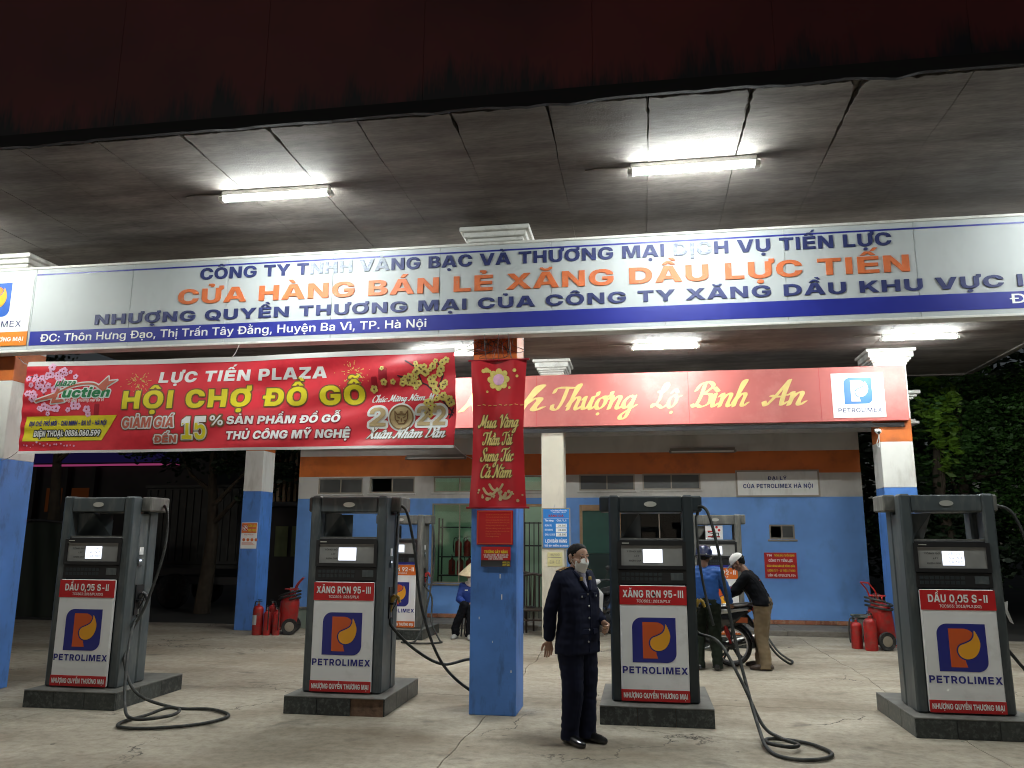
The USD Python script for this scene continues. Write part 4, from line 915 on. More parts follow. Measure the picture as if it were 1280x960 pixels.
# shop mark: star with a long swoosh, green word
sw = unary_union([sg.LineString(spline([(-6.72, 3.23), (-6.5, 3.30), (-6.28, 3.40), (-6.05, 3.42), (-5.90, 3.34)], 30)).buffer(.012), sg.Polygon([(-5.98, 3.385), (-5.86, 3.50), (-5.85, 3.445), (-5.745, 3.455), (-5.86, 3.385), (-5.87, 3.335)]), sg.Polygon([(-6.72, 3.225), (-6.45, 3.31), (-6.45, 3.27)])])
m1 = unary_union([textg('plaza', -6.50, -6.26, 3.40, .075, 800, slant=.25), textg('uctien', -6.41, -5.82, 3.265, .115, 900, slant=.22)])
m2 = sg.Polygon([(-6.47, 3.37), (-6.43, 3.37), (-6.47, 3.24), (-6.38, 3.25), (-6.36, 3.215), (-6.53, 3.20)])
bp('mark_outline', unary_union([m1, m2, sw]).buffer(.014), K['white_flat'], .0035)
bp('mark_star', sw.buffer(-.001), K['banner_salmon'], .0065); bp('mark_word', m1, K['banner_green'], .0065); bp('mark_letter', m2, K['banner_salmon'], .0065)
bp('mark_line', textg('Trung tâm thương mại Ba Vì', -6.40, -5.88, 3.215, .035, 600, slant=.2), K['white_flat'], .0065)
# blossom
rb_ = random.Random(3)
def flower(x, z, r_):
    a0 = rb_.random() * 6
    return unary_union([sg.Point(x + r_ * .62 * math.cos(a0 + k * 1.257), z + r_ * .62 * math.sin(a0 + k * 1.257)).buffer(r_ * .5, quad_segs=2) for k in range(5)])
pk, hearts = [], []
for cx, cz, n, sp in ((-6.70, 3.42, 9, .11), (-6.48, 3.54, 9, .10), (-6.55, 3.12, 7, .07), (-6.80, 3.30, 4, .05), (-6.25, 3.18, 4, .09), (-6.6, 3.5, 4, .1)):
    for _ in range(int(n * 1.7)):
        x, z, r_ = cx + rb_.gauss(0, sp), min(3.62, cz + rb_.gauss(0, sp * .6)), rb_.uniform(.022, .045)
        if x < -6.86 or z < 3.07: continue
        pk.append(flower(x, z, r_)); hearts.append(sg.Point(x, z).buffer(r_ * .25, quad_segs=2))
for k in range(16): pk.append(sg.Point(-6.85 + k * .042 + rb_.random() * .02, 2.73 + rb_.gauss(0, .014)).buffer(rb_.uniform(.006, .015), quad_segs=2))
br = unary_union([sg.LineString(p).buffer(.007) for p in ([(-6.86, 3.52), (-6.7, 3.50), (-6.5, 3.52), (-6.4, 3.6)], [(-6.78, 3.51), (-6.72, 3.4), (-6.62, 3.3)], [(-6.6, 3.2), (-6.55, 3.1)], [(-6.65, 3.5), (-6.55, 3.6)])])
bp('branch', br, K['banner_branch'], .003); bp('pink_blossom', unary_union(pk), K['banner_pink'], .0045, .2); bp('blossom_hearts', unary_union(hearts), K['banner_dark'], .007, .2)
yl, hearts = [], []
for cx, cz, n, sp in ((-2.30, 3.46, 9, .09), (-2.12, 3.42, 5, .06), (-2.03, 3.26, 8, .07), (-1.99, 3.12, 7, .06), (-2.15, 3.05, 5, .06), (-2.46, 3.36, 4, .06), (-2.33, 3.33, 4, .05), (-2.05, 3.55, 3, .04), (-2.67, 3.34, 1, .01), (-2.75, 3.28, 1, .01), (-2.68, 3.50, 1, .01)):
    for _ in range(int(n * 1.5)):
        x, z, r_ = cx + rb_.gauss(0, sp), min(3.6, cz + rb_.gauss(0, sp * .7)), rb_.uniform(.022, .042)
        if x > -1.93: continue
        yl.append(flower(x, z, r_)); hearts.append(sg.Point(x, z).buffer(r_ * .28, quad_segs=2))
br = unary_union([sg.LineString(p).buffer(.008) for p in ([(-1.92, 3.0), (-2.05, 3.15), (-2.2, 3.3), (-2.35, 3.36), (-2.5, 3.4)], [(-2.1, 3.2), (-2.02, 3.4), (-2.08, 3.55)], [(-2.25, 3.32), (-2.3, 3.48), (-2.42, 3.56)], [(-1.93, 2.98), (-2.1, 3.02), (-2.24, 3.08)], [(-1.92, 3.05), (-1.96, 2.95)])])
K['banner_mai'] = pbr('banner_mai_yellow', (.74, .60, .16), .4, var=.2, vscale=24)
bp('branch', br, K['banner_branch'], .003); bp('yellow_blossom', unary_union(yl), K['banner_mai'], .0045, .2); bp('blossom_hearts', unary_union(hearts), K['banner_brown'], .007, .2)
# fireworks and lanterns
fwk = []
for cx, cz, R_, n in ((-5.48, 3.43, .13, 34), (-3.0, 3.46, .15, 40)):
    for k in range(n):
        a, rr = rb_.uniform(0, 2 * PI), R_ * rb_.uniform(.3, 1.1)
        fwk.append(sg.LineString([(cx + .75 * rr * math.cos(a), cz + .6 * rr * math.sin(a)), (cx + rr * math.cos(a), cz + .8 * rr * math.sin(a))]).buffer(.0035, quad_segs=1))
        fwk.append(sg.Point(cx + 1.6 * rr * math.cos(a), cz + 1.0 * rr * math.sin(a) - .02).buffer(.005, quad_segs=2))
bp('firework', unary_union(fwk).intersection(sg.box(-7, 2.7, 0, 3.63)), K['banner_mai'], .003, .3)
bp('lantern', unary_union([sg.box(-2.70, 3.38, -2.635, 3.48).buffer(.015), sg.box(-2.785, 3.31, -2.745, 3.39).buffer(.012), sg.box(-5.98, 2.99, -5.94, 3.18).buffer(.01)]), K['banner_dark'], .0025)
w7 = unary_union([textg('2', -2.83, -2.62, 2.875, .2, 800), textg('22', -2.315, -1.985, 2.875, .2, 800)])
coin = sg.Point(-2.47, 2.965).buffer(.148, quad_segs=12)
bp('year_outline', unary_union([w7.buffer(.026), coin]), K['white_flat'], .0035)
bl([text('2', -2.83, -2.62, 2.875, .2, 800), text('22', -2.315, -1.985, 2.875, .2, 800)], K['banner_gold'], .0065)
bp('coin', sg.Point(-2.47, 2.965).buffer(.132, quad_segs=12), K['banner_gold'], .0065)
cr_ = unary_union([coin.buffer(-.026).boundary.buffer(.004)] + [sg.LineString(p).buffer(.006) for p in ([(-2.54, 3.03), (-2.515, 2.995), (-2.47, 3.0), (-2.425, 2.995), (-2.40, 3.03), (-2.405, 2.95), (-2.44, 2.90), (-2.50, 2.90), (-2.535, 2.95), (-2.54, 3.03)], [(-2.51, 2.97), (-2.49, 2.96)], [(-2.43, 2.97), (-2.45, 2.96)], [(-2.47, 2.95), (-2.47, 2.925)], [(-2.52, 2.935), (-2.50, 2.93)], [(-2.42, 2.935), (-2.44, 2.93)], [(-2.48, 3.02), (-2.46, 3.02)])])
bp('coin_relief', cr_, K['banner_brown'], .0095)
bp('script_line', script('Chúc Mừng Năm Mới', -2.80, -2.05, 3.135, .038, nib=(.16, .06)), K['white_flat'], .004, .1)
sl_ = script('Xuân Nhâm Dần', -2.83, -1.98, 2.745, .062, nib=(.17, .06))
bp('word_shadow', sl_.buffer(.008), K['banner_brown'], .003, .1); bp('script_line', sl_, K['white_flat'], .006, .1)
for (a, b) in (((-6.90, 7.95, 3.66), (-7.3, 8.25, 3.82)), ((-6.9, 7.95, 2.66), (-7.37, 8.26, 2.60)), ((-1.89, 7.95, 3.66), (-1.70, 8.25, 3.84)), ((-1.89, 7.96, 2.66), (-1.755, 8.27, 2.55)), ((-4.4, 7.95, 3.66), (-4.4, 8.1, 3.86))):
    part('cord', tubem(spline([a, tuple((np.array(a) + b) / 2 - (0, 0, .02)), b], 8), .004, 5), K['rope'], s)

def vfn(P, d=0.0):
    P = np.array(P, float); x, z = P[:, 0], P[:, 2]
    t = (x + 1.42) / .29; v = (z - 2.02) / 1.51
    P[:, 1] = 7.93 + .012 * np.cos(t * 5 + .4) + .012 * np.sin(7 * v + t) * (.4 + .6 * v) + .006 * np.sin(3 * t + 16 * v) - d
    P[:, 0] = -1.42 + (x + 1.42) * (1 - .10 * np.sin(PI * v)) 
    return P
s = thing('scroll_banner', 'narrow red hanging scroll with yellow script wishes on the front column', 'banner')
part('cloth', cloth(-1.71, -1.13, 2.03, 3.53, 30, 90, lambda P: vfn(P)), K['scroll_red'], s, smooth=True)
def vp(name, geom, mat, d=.0035, edge=.05): return part(name, draped(geom, d, vfn, edge), mat, s, smooth=True, kind='stuff' if name in ('gold_clouds', 'gold_ingots') else None)
for nm, z in (('top_rod', 3.535), ('bottom_rod', 2.025)):
    part(nm, tubem([(-1.74, 7.935, z), (-1.10, 7.935, z)], .011, 10), K['banner_dark'], s, smooth=50)
for wd, a, b, z in (('Mua Vàng', -1.65, -1.18, 2.83), ('Thần Tài', -1.60, -1.25, 2.655), ('Sung Túc', -1.62, -1.24, 2.49), ('Cả Năm', -1.61, -1.26, 2.325)):
    g_ = script(wd, a, b, z, .068, nib=(.16, .07))
    vp('word_shadow', g_.buffer(.006), K['banner_brown'], .003); vp('script_words', g_, K['script_yellow'], .006)
gl = [sg.Point(-1.42 + rb_.gauss(0, .1), 2.14 + rb_.gauss(0, .022)).buffer(rb_.uniform(.008, .022), quad_segs=3) for _ in range(26)]
gl += [sg.LineString(spline([(cx - .07, cz + .045), (cx - .04, cz), (cx, cz - .015), (cx + .04, cz), (cx + .07, cz + .045)], 12)).buffer(.012) for cx, cz in ((-1.50, 2.17), (-1.34, 2.13), (-1.44, 2.21))]
vp('gold_ingots', unary_union(gl), K['banner_gold'], .0035, .2)
# plain gold clouds and coins at the top
tp = [sg.Point(-1.42 + .085 * math.cos(a), 3.33 + .085 * math.sin(a)).buffer(.035, quad_segs=4) for a in np.linspace(0, 2 * PI, 9)[:-1]]
vp('gold_rosette', unary_union(tp), K['banner_mai'], .0035, .1); vp('rosette_heart', sg.Point(-1.42, 3.33).buffer(.06), K['banner_pink'], .0065, .1)
cl = [sg.Point(x, z).buffer(r_, quad_segs=4) for x, z, r_ in ((-1.58, 3.42, .022), (-1.55, 3.43, .028), (-1.52, 3.42, .018), (-1.25, 3.42, .02), (-1.22, 3.36, .015), (-1.30, 3.24, .014), (-1.54, 3.2, .013))] + [sg.LineString([(-1.65 + .06 * k, 3.06 + .008 * math.sin(k * 2)), (-1.62 + .06 * k, 3.06)]).buffer(.003) for k in range(9)]
vp('gold_clouds', unary_union(cl), K['banner_mai'], .0035, .2)
for (a, b) in (((-1.55, 7.935, 3.54), (-1.60, 8.09, 3.86)), ((-1.28, 7.935, 3.54), (-1.35, 8.09, 3.86)), ((-1.42, 7.935, 3.54), (-1.45, 8.09, 3.86))):
    part('cord', tubem(spline([a, tuple((np.array(a) + b) / 2 - (.01, 0, .01)), b], 8), .0035, 5), K['black'], s)
# tangle of cables on the column head
t = thing('cable_tangle', 'tangle of thin black wires on the orange top of the front column', 'cable', (-1.5, 8.22, 3.68))
rr_ = np.random.default_rng(9)
for k in range(9):
    a = rr_.uniform(-.24, .24); q = [(a, .03, .17), (a + rr_.normal(0, .05), -.02 - .05 * rr_.random(), .05 + rr_.normal(0, .03)), (a + rr_.normal(0, .12), -.03 - .04 * rr_.random(), -.02 + rr_.normal(0, .06)), (a + rr_.normal(0, .1), .0, .03 + rr_.normal(0, .06)), (rr_.uniform(-.3, .25), .02, .15)]
    part('wire', tubem(spline(q, 20), .003, 5), K['black'], t)

# ---------------------------------------------------------------- notices on columns
def sheet(name, label, x0, x1, z0, z1, y, mat, tilt=0.0, cat='notice'):
    t = thing(name, label, cat)
    part('sheet', boxm(x0, x1, y - .010, y - .001, z0, z1, c=.002), mat, t)
    return t
t = sheet('red_notice', 'red notice with rows of small yellow text under the hanging scroll', -1.695, -1.315, 1.66, 2.01, 8.258, K['red_flat'])
ln = [textg(w, -1.60, -1.60 + L_, z, .012, 500) for w, L_, z in zip(['QUY ĐỊNH AN TOÀN PHÒNG CHÁY CHỮA CHÁY', 'Cấm lửa, cấm hút thuốc trong cửa hàng', 'Không sử dụng điện thoại khi bơm', 'Tắt máy xe trước khi bơm xăng dầu', 'Không mang chất dễ cháy nổ', 'Để xe đúng nơi quy định', 'Chấp hành hướng dẫn của nhân viên', 'Giữ gìn vệ sinh chung', 'Cửa hàng trưởng'], (.25, .24, .25, .25, .22, .26, .25, .16, .14), (1.96, 1.935, 1.905, 1.88, 1.85, 1.82, 1.79, 1.765, 1.74))]
part('text_lines', flatm(unary_union(ln), -8.258 + .0125), K['letter_orange'], t)
part('border', flatm(sg.box(-1.685, 1.67, -1.325, 2.0).difference(sg.box(-1.680, 1.675, -1.330, 1.995)), -8.258 + .0125), K['letter_orange'], t)
t = thing('motorbike_notice', 'small red and black notice with yellow heading, lowest on the front column', 'notice')
def curl(P, d=0.0):
    P = np.array(P, float); x = P[:, 0]; z = P[:, 2]
    P[:, 1] = 8.250 - .012 * np.clip((x + 1.40) / .08, 0, 1) ** 2 * 2 - .012 * np.clip((1.50 - z) / .06, 0, 1) ** 2 - d
    return P
part('sheet', cloth(-1.645, -1.335, 1.44, 1.64, 20, 16, curl), K['red_flat'], t, smooth=True)
part('black_foot', draped(sg.box(-1.645, 1.441, -1.336, 1.505), .002, curl), K['black_print'], t)
part('yellow_words', draped(unary_union([textg('TRƯỚNG GÂY NẶNG', -1.615, -1.365, 1.575, .028, 900), textg('0915.275', -1.42, -1.345, 1.475, .016, 800), textg('0977.162', -1.42, -1.345, 1.45, .016, 800)]), .0045, curl), K['yellow_print'], t)
part('white_words', draped(unary_union([textg('VÀ CÁC CHẤT DỄ CHÁY NỔ', -1.62, -1.36, 1.55, .015, 800), textg('VÀO KHU VỰC CỬA HÀNG', -1.615, -1.365, 1.53, .015, 800), textg('XIN CẢM ƠN', -1.57, -1.42, 1.512, .012, 800)]), .0045, curl), K['white_flat'], t)
t = sheet('price_board', 'blue price board with white figure plates on the cream column', -1.82, -1.30, 1.56, 2.30, 14.845, K['alu'], cat='price board')
K['price_blue'] = pbr('price_blue', (.02, .20, .58), .35)
part('board', boxm(-1.80, -1.32, 14.829, 14.8335, 1.58, 2.28), K['price_blue'], t)
part('white_words', flatm(unary_union([textg('CỬA HÀNG XĂNG DẦU', -1.66, -1.36, 2.24, .022, 700), textg('LỰC TIẾN - BA VÌ', -1.62, -1.38, 2.212, .016, 700), textg('Tên hàng', -1.77, -1.61, 2.055, .036, 800), textg('Giá / Lít', -1.55, -1.37, 2.055, .036, 600), textg('RON 95', -1.77, -1.64, 1.965, .034, 600), textg('E5 RON92', -1.77, -1.62, 1.885, .034, 600), textg('DẦU 0,05S', -1.77, -1.58, 1.80, .034, 600), textg('LỊCH BÁN HÀNG', -1.76, -1.36, 1.67, .062, 800), textg('TỪ 5H ĐẾN 21H30', -1.78, -1.34, 1.60, .032, 800), sg.box(-1.79, 2.10, -1.33, 2.104)]), -14.829 + .002), K['white_flat'], t)
part('red_words', flatm(textg('BẢNG GIÁ', -1.70, -1.42, 2.135, .042, 800), -14.829 + .002), K['ext_red'], t)
for i, (z, w) in enumerate(((1.95, '24.360'), (1.87, '23.590'), (1.79, '18.380'))):
    part('figure_plate', boxm(-1.565, -1.365, 14.822, 14.8285, z - .008, z + .062, c=.002), K['white_flat'], t)
    part('figures', flatm(textg(w, -1.52, -1.38, z + .012, .034, 600), -14.822 + .002), K['black_print'], t)
part('hook', MB().cyl((-1.6, 14.84, 2.30), (-1.58, 14.843, 2.36), .006, 6), K['steel'], t)
t = sheet('yellow_notice', 'small pale yellow notice on the cream column under the price board', -1.725, -1.45, 1.25, 1.50, 14.848, pbr('pale_yellow', (.62, .56, .28), .5))
part('text_lines', flatm(unary_union([textg('SỰ CỐ', -1.67, -1.50, 1.44, .03, 600), sg.box(-1.71, 1.40, -1.47, 1.415), textg('114', -1.68, -1.60, 1.30, .06, 500), textg('113', -1.57, -1.49, 1.30, .06, 500)]), -14.848 + .0125), K['alu'], t)
t = sheet('no_smoking_notice', 'white and orange no smoking notice on the blue rear column', -7.745, -7.415, 1.53, 2.03, 14.848, K['white_flat'])
part('orange_head', boxm(-7.735, -7.425, 14.833, 14.8375, 1.83, 2.02), K['letter_orange'], t)
part('yellow_words', flatm(textg('CẤM LỬA', -7.60, -7.435, 1.945, .045, 900), -14.833 + .002), K['yellow_print'], t)
part('yellow_words', flatm(textg('NO FIRE', -7.60, -7.435, 1.86, .045, 900), -14.833 + .002), K['yellow_print'], t)
part('round_sign', flatm(sg.Point(-7.665, 1.925).buffer(.058), -14.833 + .002), K['white_flat'], t)
part('red_ring', flatm(sg.Point(-7.665, 1.925).buffer(.05).difference(sg.Point(-7.665, 1.925).buffer(.036)).union(sg.LineString([(-7.70, 1.96), (-7.63, 1.89)]).buffer(.007)), -14.833 + .004), K['red_flat'], t)
part('text_lines', flatm(unary_union([textg('NỘI QUY PHÒNG CHÁY', -7.68, -7.48, 1.785, .02, 700)] + [sg.Point(-7.68 + .085 * k, 1.70).buffer(.03) for k in range(4)] + [sg.box(-7.72, 1.60 + .02 * k, -7.45 - .03 * k, 1.607 + .02 * k) for k in range(3)]), -14.848 + .0125), K['letter_orange'], t)
t = sheet('orange_sticker', 'orange no smoking sticker on the rear column behind the diesel pump', 4.36, 4.69, 1.77, 2.01, 14.848, K['letter_orange'])
part('yellow_words', flatm(textg('CẤM HÚT THUỐC', 4.39, 4.67, 1.91, .05, 800), -14.848 + .0125), K['yellow_print'], t)
part('yellow_words', flatm(textg('NO SMOKING', 4.39, 4.67, 1.82, .04, 800), -14.848 + .0125), K['yellow_print'], t)
# security camera on the rear column
t = thing('security_camera', 'small white dome camera with looped cable on the last rear column', 'camera', (4.10, 14.80, 3.62))
part('bracket', MB().box(.0, .07, .02, .08, .0, .05, c=.006).cyl((.03, .02, .02), (.03, -.04, .0), .015), K['lamp_white'], t)
part('dome', ballm((.03, -.07, -.01), .05), K['lamp_white'], t, smooth=True); part('lens', ballm((.03, -.10, -.03), .028), K['black'], t, smooth=True)
part('cable', tubem(spline([(.06, .03, .03), (.04, -.02, -.1), (-.0, -.03, -.22), (.04, .0, -.28), (.06, .03, -.18), (.07, .04, .0)], 24), .006, 6), K['lamp_white'], t)

for i, (x, z, w, h) in enumerate(((-1.447, 1.345, .005, .022), (-1.43, 1.14, .006, .026), (-1.66, .93, .004, .012), (-1.52, .70, .004, .01), (-1.33, .42, .006, .012))):
    c_ = thing('paint_chip', ['pale paint fleck under the small red and black notice', 'longer pale paint fleck at chest height on the blue column', 'tiny pale fleck near the edge of the blue column', 'tiny pale fleck low on the blue column', 'pale chip low on the corner of the blue column'][i], 'paint fleck', (x, 8.2585, z))
    part('fleck', boxm(-w, w, -.001, .0005, -h, h, c=.0008), K['white_paint'], c_)

# ---------------------------------------------------------------- people
def sph(p, r):
    if np.ndim(r) == 0: return m3.Manifold.sphere(float(r), 18).translate([float(c) for c in p])
    return m3.Manifold.sphere(1.0, 22).scale([float(c) for c in r]).translate([float(c) for c in p])
def hull(*pr): return m3.Manifold.batch_hull([sph(p, r) for p, r in pr])
def chain(*pr): return [hull(a, b) for a, b in zip(pr[:-1], pr[1:])]
def union(ms): return m3.Manifold.batch_boolean(ms, m3.OpType.Add)
def fair(man, L=.02, it=8, folds=0.0, fscale=9.0, seed=0, stretch=(1, 1, .5)):
    man = man.refine_to_length(L)
    me = man.to_mesh(); v = np.array(me.vert_properties[:, :3], float); f = np.array(me.tri_verts)
    t = trimesh.Trimesh(v, f, process=True)
    if it: trimesh.smoothing.filter_taubin(t, lamb=.5, nu=.53, iterations=it)
    if folds:
        n = t.vertex_normals
        w = meshkit.fbm(t.vertices * np.array(stretch) * fscale + seed * 7.3, 3, seed) - .5
        w2 = meshkit.noise(t.vertices * np.array([1, 1, 2.2]) * fscale * 1.7 + seed, seed + 5) - .5
        t.vertices = t.vertices + n * (folds * (w * 1.6 + w2 * .7))[:, None]
    return t
def A(*v): return np.array(v, float)

K['skin'] = pbr('skin', (.46, .27, .19), .5, var=.10, vscale=20, color2=(.30, .14, .09), lo=.55, hi=.8, dscale=25)
K['skin_tan'] = pbr('skin_tan', (.27, .145, .095), .5, var=.1, vscale=20)
K['hair'] = pbr('hair_black', (.008, .007, .006), .6, var=.4, vscale=60, bump=.4, bscale=160, spec=.15)
K['mask'] = pbr('mask_white', (.90, .90, .88), .7, var=.04, vscale=20, bump=.1, bscale=60)
K['eye'] = pbr('eye_dark', (.012, .009, .008), .2)
K['eye_white'] = pbr('eye_white', (.5, .48, .46), .3)
K['navy_cloth'] = pbr('navy_cloth', (.0065, .0085, .025), .8, var=.2, vscale=10, bump=.08, bscale=200, spec=.2)
K['navy_trim'] = pbr('navy_trim', (.010, .013, .036), .8, spec=.2)
K['gold'] = pbr('gold_braid', (.46, .32, .10), .4, metallic=.5)
K['shirt'] = pbr('shirt_lilac', (.42, .40, .52), .7)
K['shoe_black'] = pbr('shoe_black', (.008, .008, .009), .16, coat=.6)
K['blue_jacket'] = pbr('jacket_blue', (.012, .085, .33), .6, var=.15, vscale=9)
K['blue_uniform'] = pbr('uniform_blue', (.012, .045, .25), .65, var=.15, vscale=9)
K['green_trousers'] = pbr('trousers_dark_green', (.014, .019, .013), .8, var=.2, vscale=9, spec=.12)
K['black_cloth'] = pbr('black_cloth', (.006, .0065, .009), .8, var=.25, vscale=9, spec=.12)
K['khaki'] = pbr('khaki_cloth', (.20, .145, .082), .75, var=.15, vscale=9)
K['straw'] = pbr('straw', (.55, .43, .27), .7, var=.15, vscale=25, bump=.3, bscale=90)
K['cap_white'] = pbr('cap_white', (.70, .69, .66), .7, var=.04, vscale=20)
K['helmet'] = pbr('helmet_navy', (.014, .022, .075), .25, coat=.5)
K['brown_shoe'] = pbr('shoe_brown', (.05, .03, .02), .5)
K['grey_shoe'] = pbr('shoe_grey', (.30, .29, .27), .6)

def head_man(c, s=1.0, ear=True):
    """Head with brow, nose, ears, jaw, centred at c, looking along +y (returned as Manifold pieces in a local frame at 0)."""
    P = [hull((A(0, -.018, .035), (.076, .094, .082)), (A(0, .012, .03), (.070, .080, .080))),
         hull((A(0, .03, .0), (.064, .062, .06)), (A(0, .048, -.085), (.030, .028, .024)), (A(.042, .012, -.062), .026), (A(-.042, .012, -.062), .026)),
         hull((A(.036, .062, -.028), .026), (A(.046, .035, -.02), .028)), hull((A(-.036, .062, -.028), .026), (A(-.046, .035, -.02), .028)),
         hull((A(.035, .083, .024), .011), (A(-.035, .083, .024), .011)),
         hull((A(0, .092, .012), .009), (A(0, .112, -.028), .013)), hull((A(.012, .098, -.032), .010), (A(-.012, .098, -.032), .010)),
         hull((A(.018, .085, -.06), .010), (A(-.018, .085, -.06), .010))]
    if ear:
        for q in (-1, 1): P.append(hull((A(q * .078, -.012, .012), (.010, .020, .022)), (A(q * .074, -.004, -.028), (.009, .012, .014))))
    return [m.scale([s] * 3) for m in P]
def place_head(ms, M_):
    return [m.transform(np.asarray(M_)[:3, :4]) for m in ms]

def hand(wrist, elbow, palm_dir, curl, rad=.0085, thumb_side=1, L_=.078):
    """Palm and five fingers growing from the wrist away from the elbow; curl bends them towards palm_dir."""
    d = A(*wrist) - A(*elbow); d /= np.linalg.norm(d)
    n = A(*palm_dir) - d * (A(*palm_dir) @ d); n /= np.linalg.norm(n)
    sd = np.cross(d, n) * thumb_side
    w = A(*wrist); P = []
    kn = [w + d * .085 + sd * o for o in (.030, .010, -.010, -.029)]
    P.append(hull((w, .022), (w + d * .02, .022), (kn[0], .0125), (kn[3], .0115)))
    for k, (b, l) in enumerate(zip(kn, (.92, 1.0, .95, .76))):
        l *= L_; c1, c2, c3 = curl * .7, curl * 1.5, curl * 2.1
        e = lambda c: d * math.cos(c) + n * math.sin(c)
        p1 = b + e(c1) * l * .45; p2 = p1 + e(c2) * l * .32; p3 = p2 + e(c3) * l * .25
        P += chain((b, rad * 1.15), (p1, rad), (p2, rad * .92), (p3, rad * .8))
    t0 = w + d * .028 + sd * .022; t1 = t0 + (d * .6 + sd * .75 + n * .25) * .035; t2 = t1 + (d * .92 + sd * .2 + n * .35) * .034; t3 = t2 + (d + n * .4) * .020
    P += chain((t0, .014), (t1, .0115), (t2, .0095), (t3, .0078))
    return P

def shoe(ank, ydir, L_=.27, w=.048, h=.07):
    a = A(*ank); y = A(*ydir); y = y / np.linalg.norm(y); x = A(y[1], -y[0], 0)
    z0 = -a[2]
    pts = lambda f, s_, z, r: (a + y * f + x * s_ + A(0, 0, z0 + z), r)
    m = union([hull(pts(-.055, 0, .045, .042), pts(.0, 0, .05, .046), pts(.0, 0, h + .02, .036)), hull(pts(0, 0, .05, .046), pts(.11, .004, .038, .040), pts(0, 0, h, .04)), hull(pts(.11, .004, .038, .040), pts(L_ - .08, .0, .026, .030), pts(.14, .0, .03, .042))])
    m = m.trim_by_plane([0, 0, 1], float(.006))
    sole = fair(m, .015, 6)
    return sole

# --- the man in navy uniform
SC = .985
MX, MY, MR = -.60, 7.33, math.radians(-126)
t = thing('person', 'person in dark navy uniform and white mask standing, looking towards the street', 'person', (MX, MY, 0), MR)
hipL, hipR, knL, knR, anL, anR = A(-.095, 0, .87), A(.095, 0, .87), A(-.10, .03, .47), A(.092, .035, .47), A(-.10, .01, .085), A(.085, -.02, .085)
shR, shL = A(.185, -.02, 1.375), A(-.185, -.02, 1.375)
elR, wrR = A(.238, -.09, 1.105), A(.215, -.125, .86)
elL, wrL = A(-.242, -.03, 1.11), A(-.165, .175, 1.0)
hd = trans(0, .035, 1.555) @ rot([0, 0, 1], math.radians(-12)) @ rot([1, 0, 0], -.05)
body = place_head(head_man(0, 1.04), hd) + chain((A(0, -.01, 1.36), .062), (A(0, .0, 1.44), .056), (A(0, .02, 1.52), .056))
body += chain((shR, .05), (elR, .042), (wrR, .026)) + chain((shL, .05), (elL, .042), (wrL, .026)) + [hull((shR, .05), (shL, .05), (A(0, 0, 1.0), .10)), hull((A(0, 0, 1.0), .10), (hipL, .08), (hipR, .08))]
body += chain((hipL, .08), (knL, .055), (anL, .038)) + chain((hipR, .08), (knR, .055), (anR, .038))
body += hand(wrR, elR, (-.5, -.9, 0), .22, thumb_side=-1) + hand(wrL, elL, (1, .2, -.3), .95, thumb_side=1)
b = part('body', fair(union(body), .011, 5), K['skin'], t, smooth=True)
hm = lambda p: trimesh.transform_points([p], hd)[0]
for q in (-1, 1):
    e_ = part('eye', ballm(hm((q * .030, .083, .008)), .0105, 2, (1.15, .6, .5)), K['eye_white'], b, smooth=True)
    part('pupil', ballm(hm((q * .030 + .002, .0885, .0075)), .0055, 2, (1, .6, .85)), K['eye'], e_, smooth=True)
    part('eyebrow', tubem([hm((q * .046, .082, .030)), hm((q * .032, .0925, .034)), hm((q * .016, .094, .031))], [.003, .0045, .0035], 6), K['hair'], b, smooth=True)
hr = hull((A(0, -.020, .041), (.0825, .100, .0845)), (A(0, .002, .044), (.077, .088, .082)))
hb_ = hull((A(0, -.022, .040), (.0825, .100, .083)), (A(0, -.035, -.025), (.072, .076, .055))).trim_by_plane([0, -1, .12], .010)
hr = (hr.trim_by_plane([0, -.86, .5], -.020) + hb_).transform(hd[:3, :4])
part('hair', fair(hr, .01, 3, .006, 40, 3), K['hair'], b, smooth=True)
mk = union([hull((A(0, .114, -.048), .020), (A(0, .104, -.008), .013), (A(.058, .055, -.030), .014), (A(-.058, .055, -.030), .014), (A(0, .085, -.112), .017), (A(.048, .042, -.095), .014), (A(-.048, .042, -.095), .014))]).transform(hd[:3, :4])
mk_ = part('mask', fair(mk, .01, 3, .003, 30, 2), K['mask'], t, smooth=True)
part('mask_fold', tubem([hm((0, .128, -.02)), hm((0, .131, -.05)), hm((0, .112, -.09))], .0025, 6), K['mask'], mk_, smooth=True)
for q in (-1, 1):
    for z in (-.03, -.085): part('ear_loop', tubem(spline([hm((q * .055, .055, z)), hm((q * .078, .02, z * .5)), hm((q * .086, -.012, .0))], 10), .0022, 5), K['mask'], mk_)
J = [hull((A(.16, -.015, 1.375), .078), (A(-.16, -.015, 1.375), .078), (A(.105, .03, 1.24), .118), (A(-.105, .03, 1.24), .118), (A(0, -.01, 1.415), .07)),
     hull((A(.105, .03, 1.24), .118), (A(-.105, .03, 1.24), .118), (A(.09, .035, 1.02), .128), (A(-.09, .035, 1.02), .128)),
     hull((A(.09, .035, 1.02), .128), (A(-.09, .035, 1.02), .128), (A(.11, .015, .80), .128), (A(-.11, .015, .80), .128), (A(.11, .015, .70), .126), (A(-.11, .015, .70), .126))]
J += chain((A(.165, -.02, 1.37), .077), (elR, .062), (wrR + (elR - wrR) * .10, .050)) + chain((A(-.165, -.02, 1.37), .077), (elL, .062), (wrL + (elL - wrL) * .15, .050))
jk = fair(union(J).trim_by_plane([0, 0, 1], .745), .014, 4, .012, 8, 4)
jp = part('jacket', jk, K['navy_cloth'], t, smooth=True)
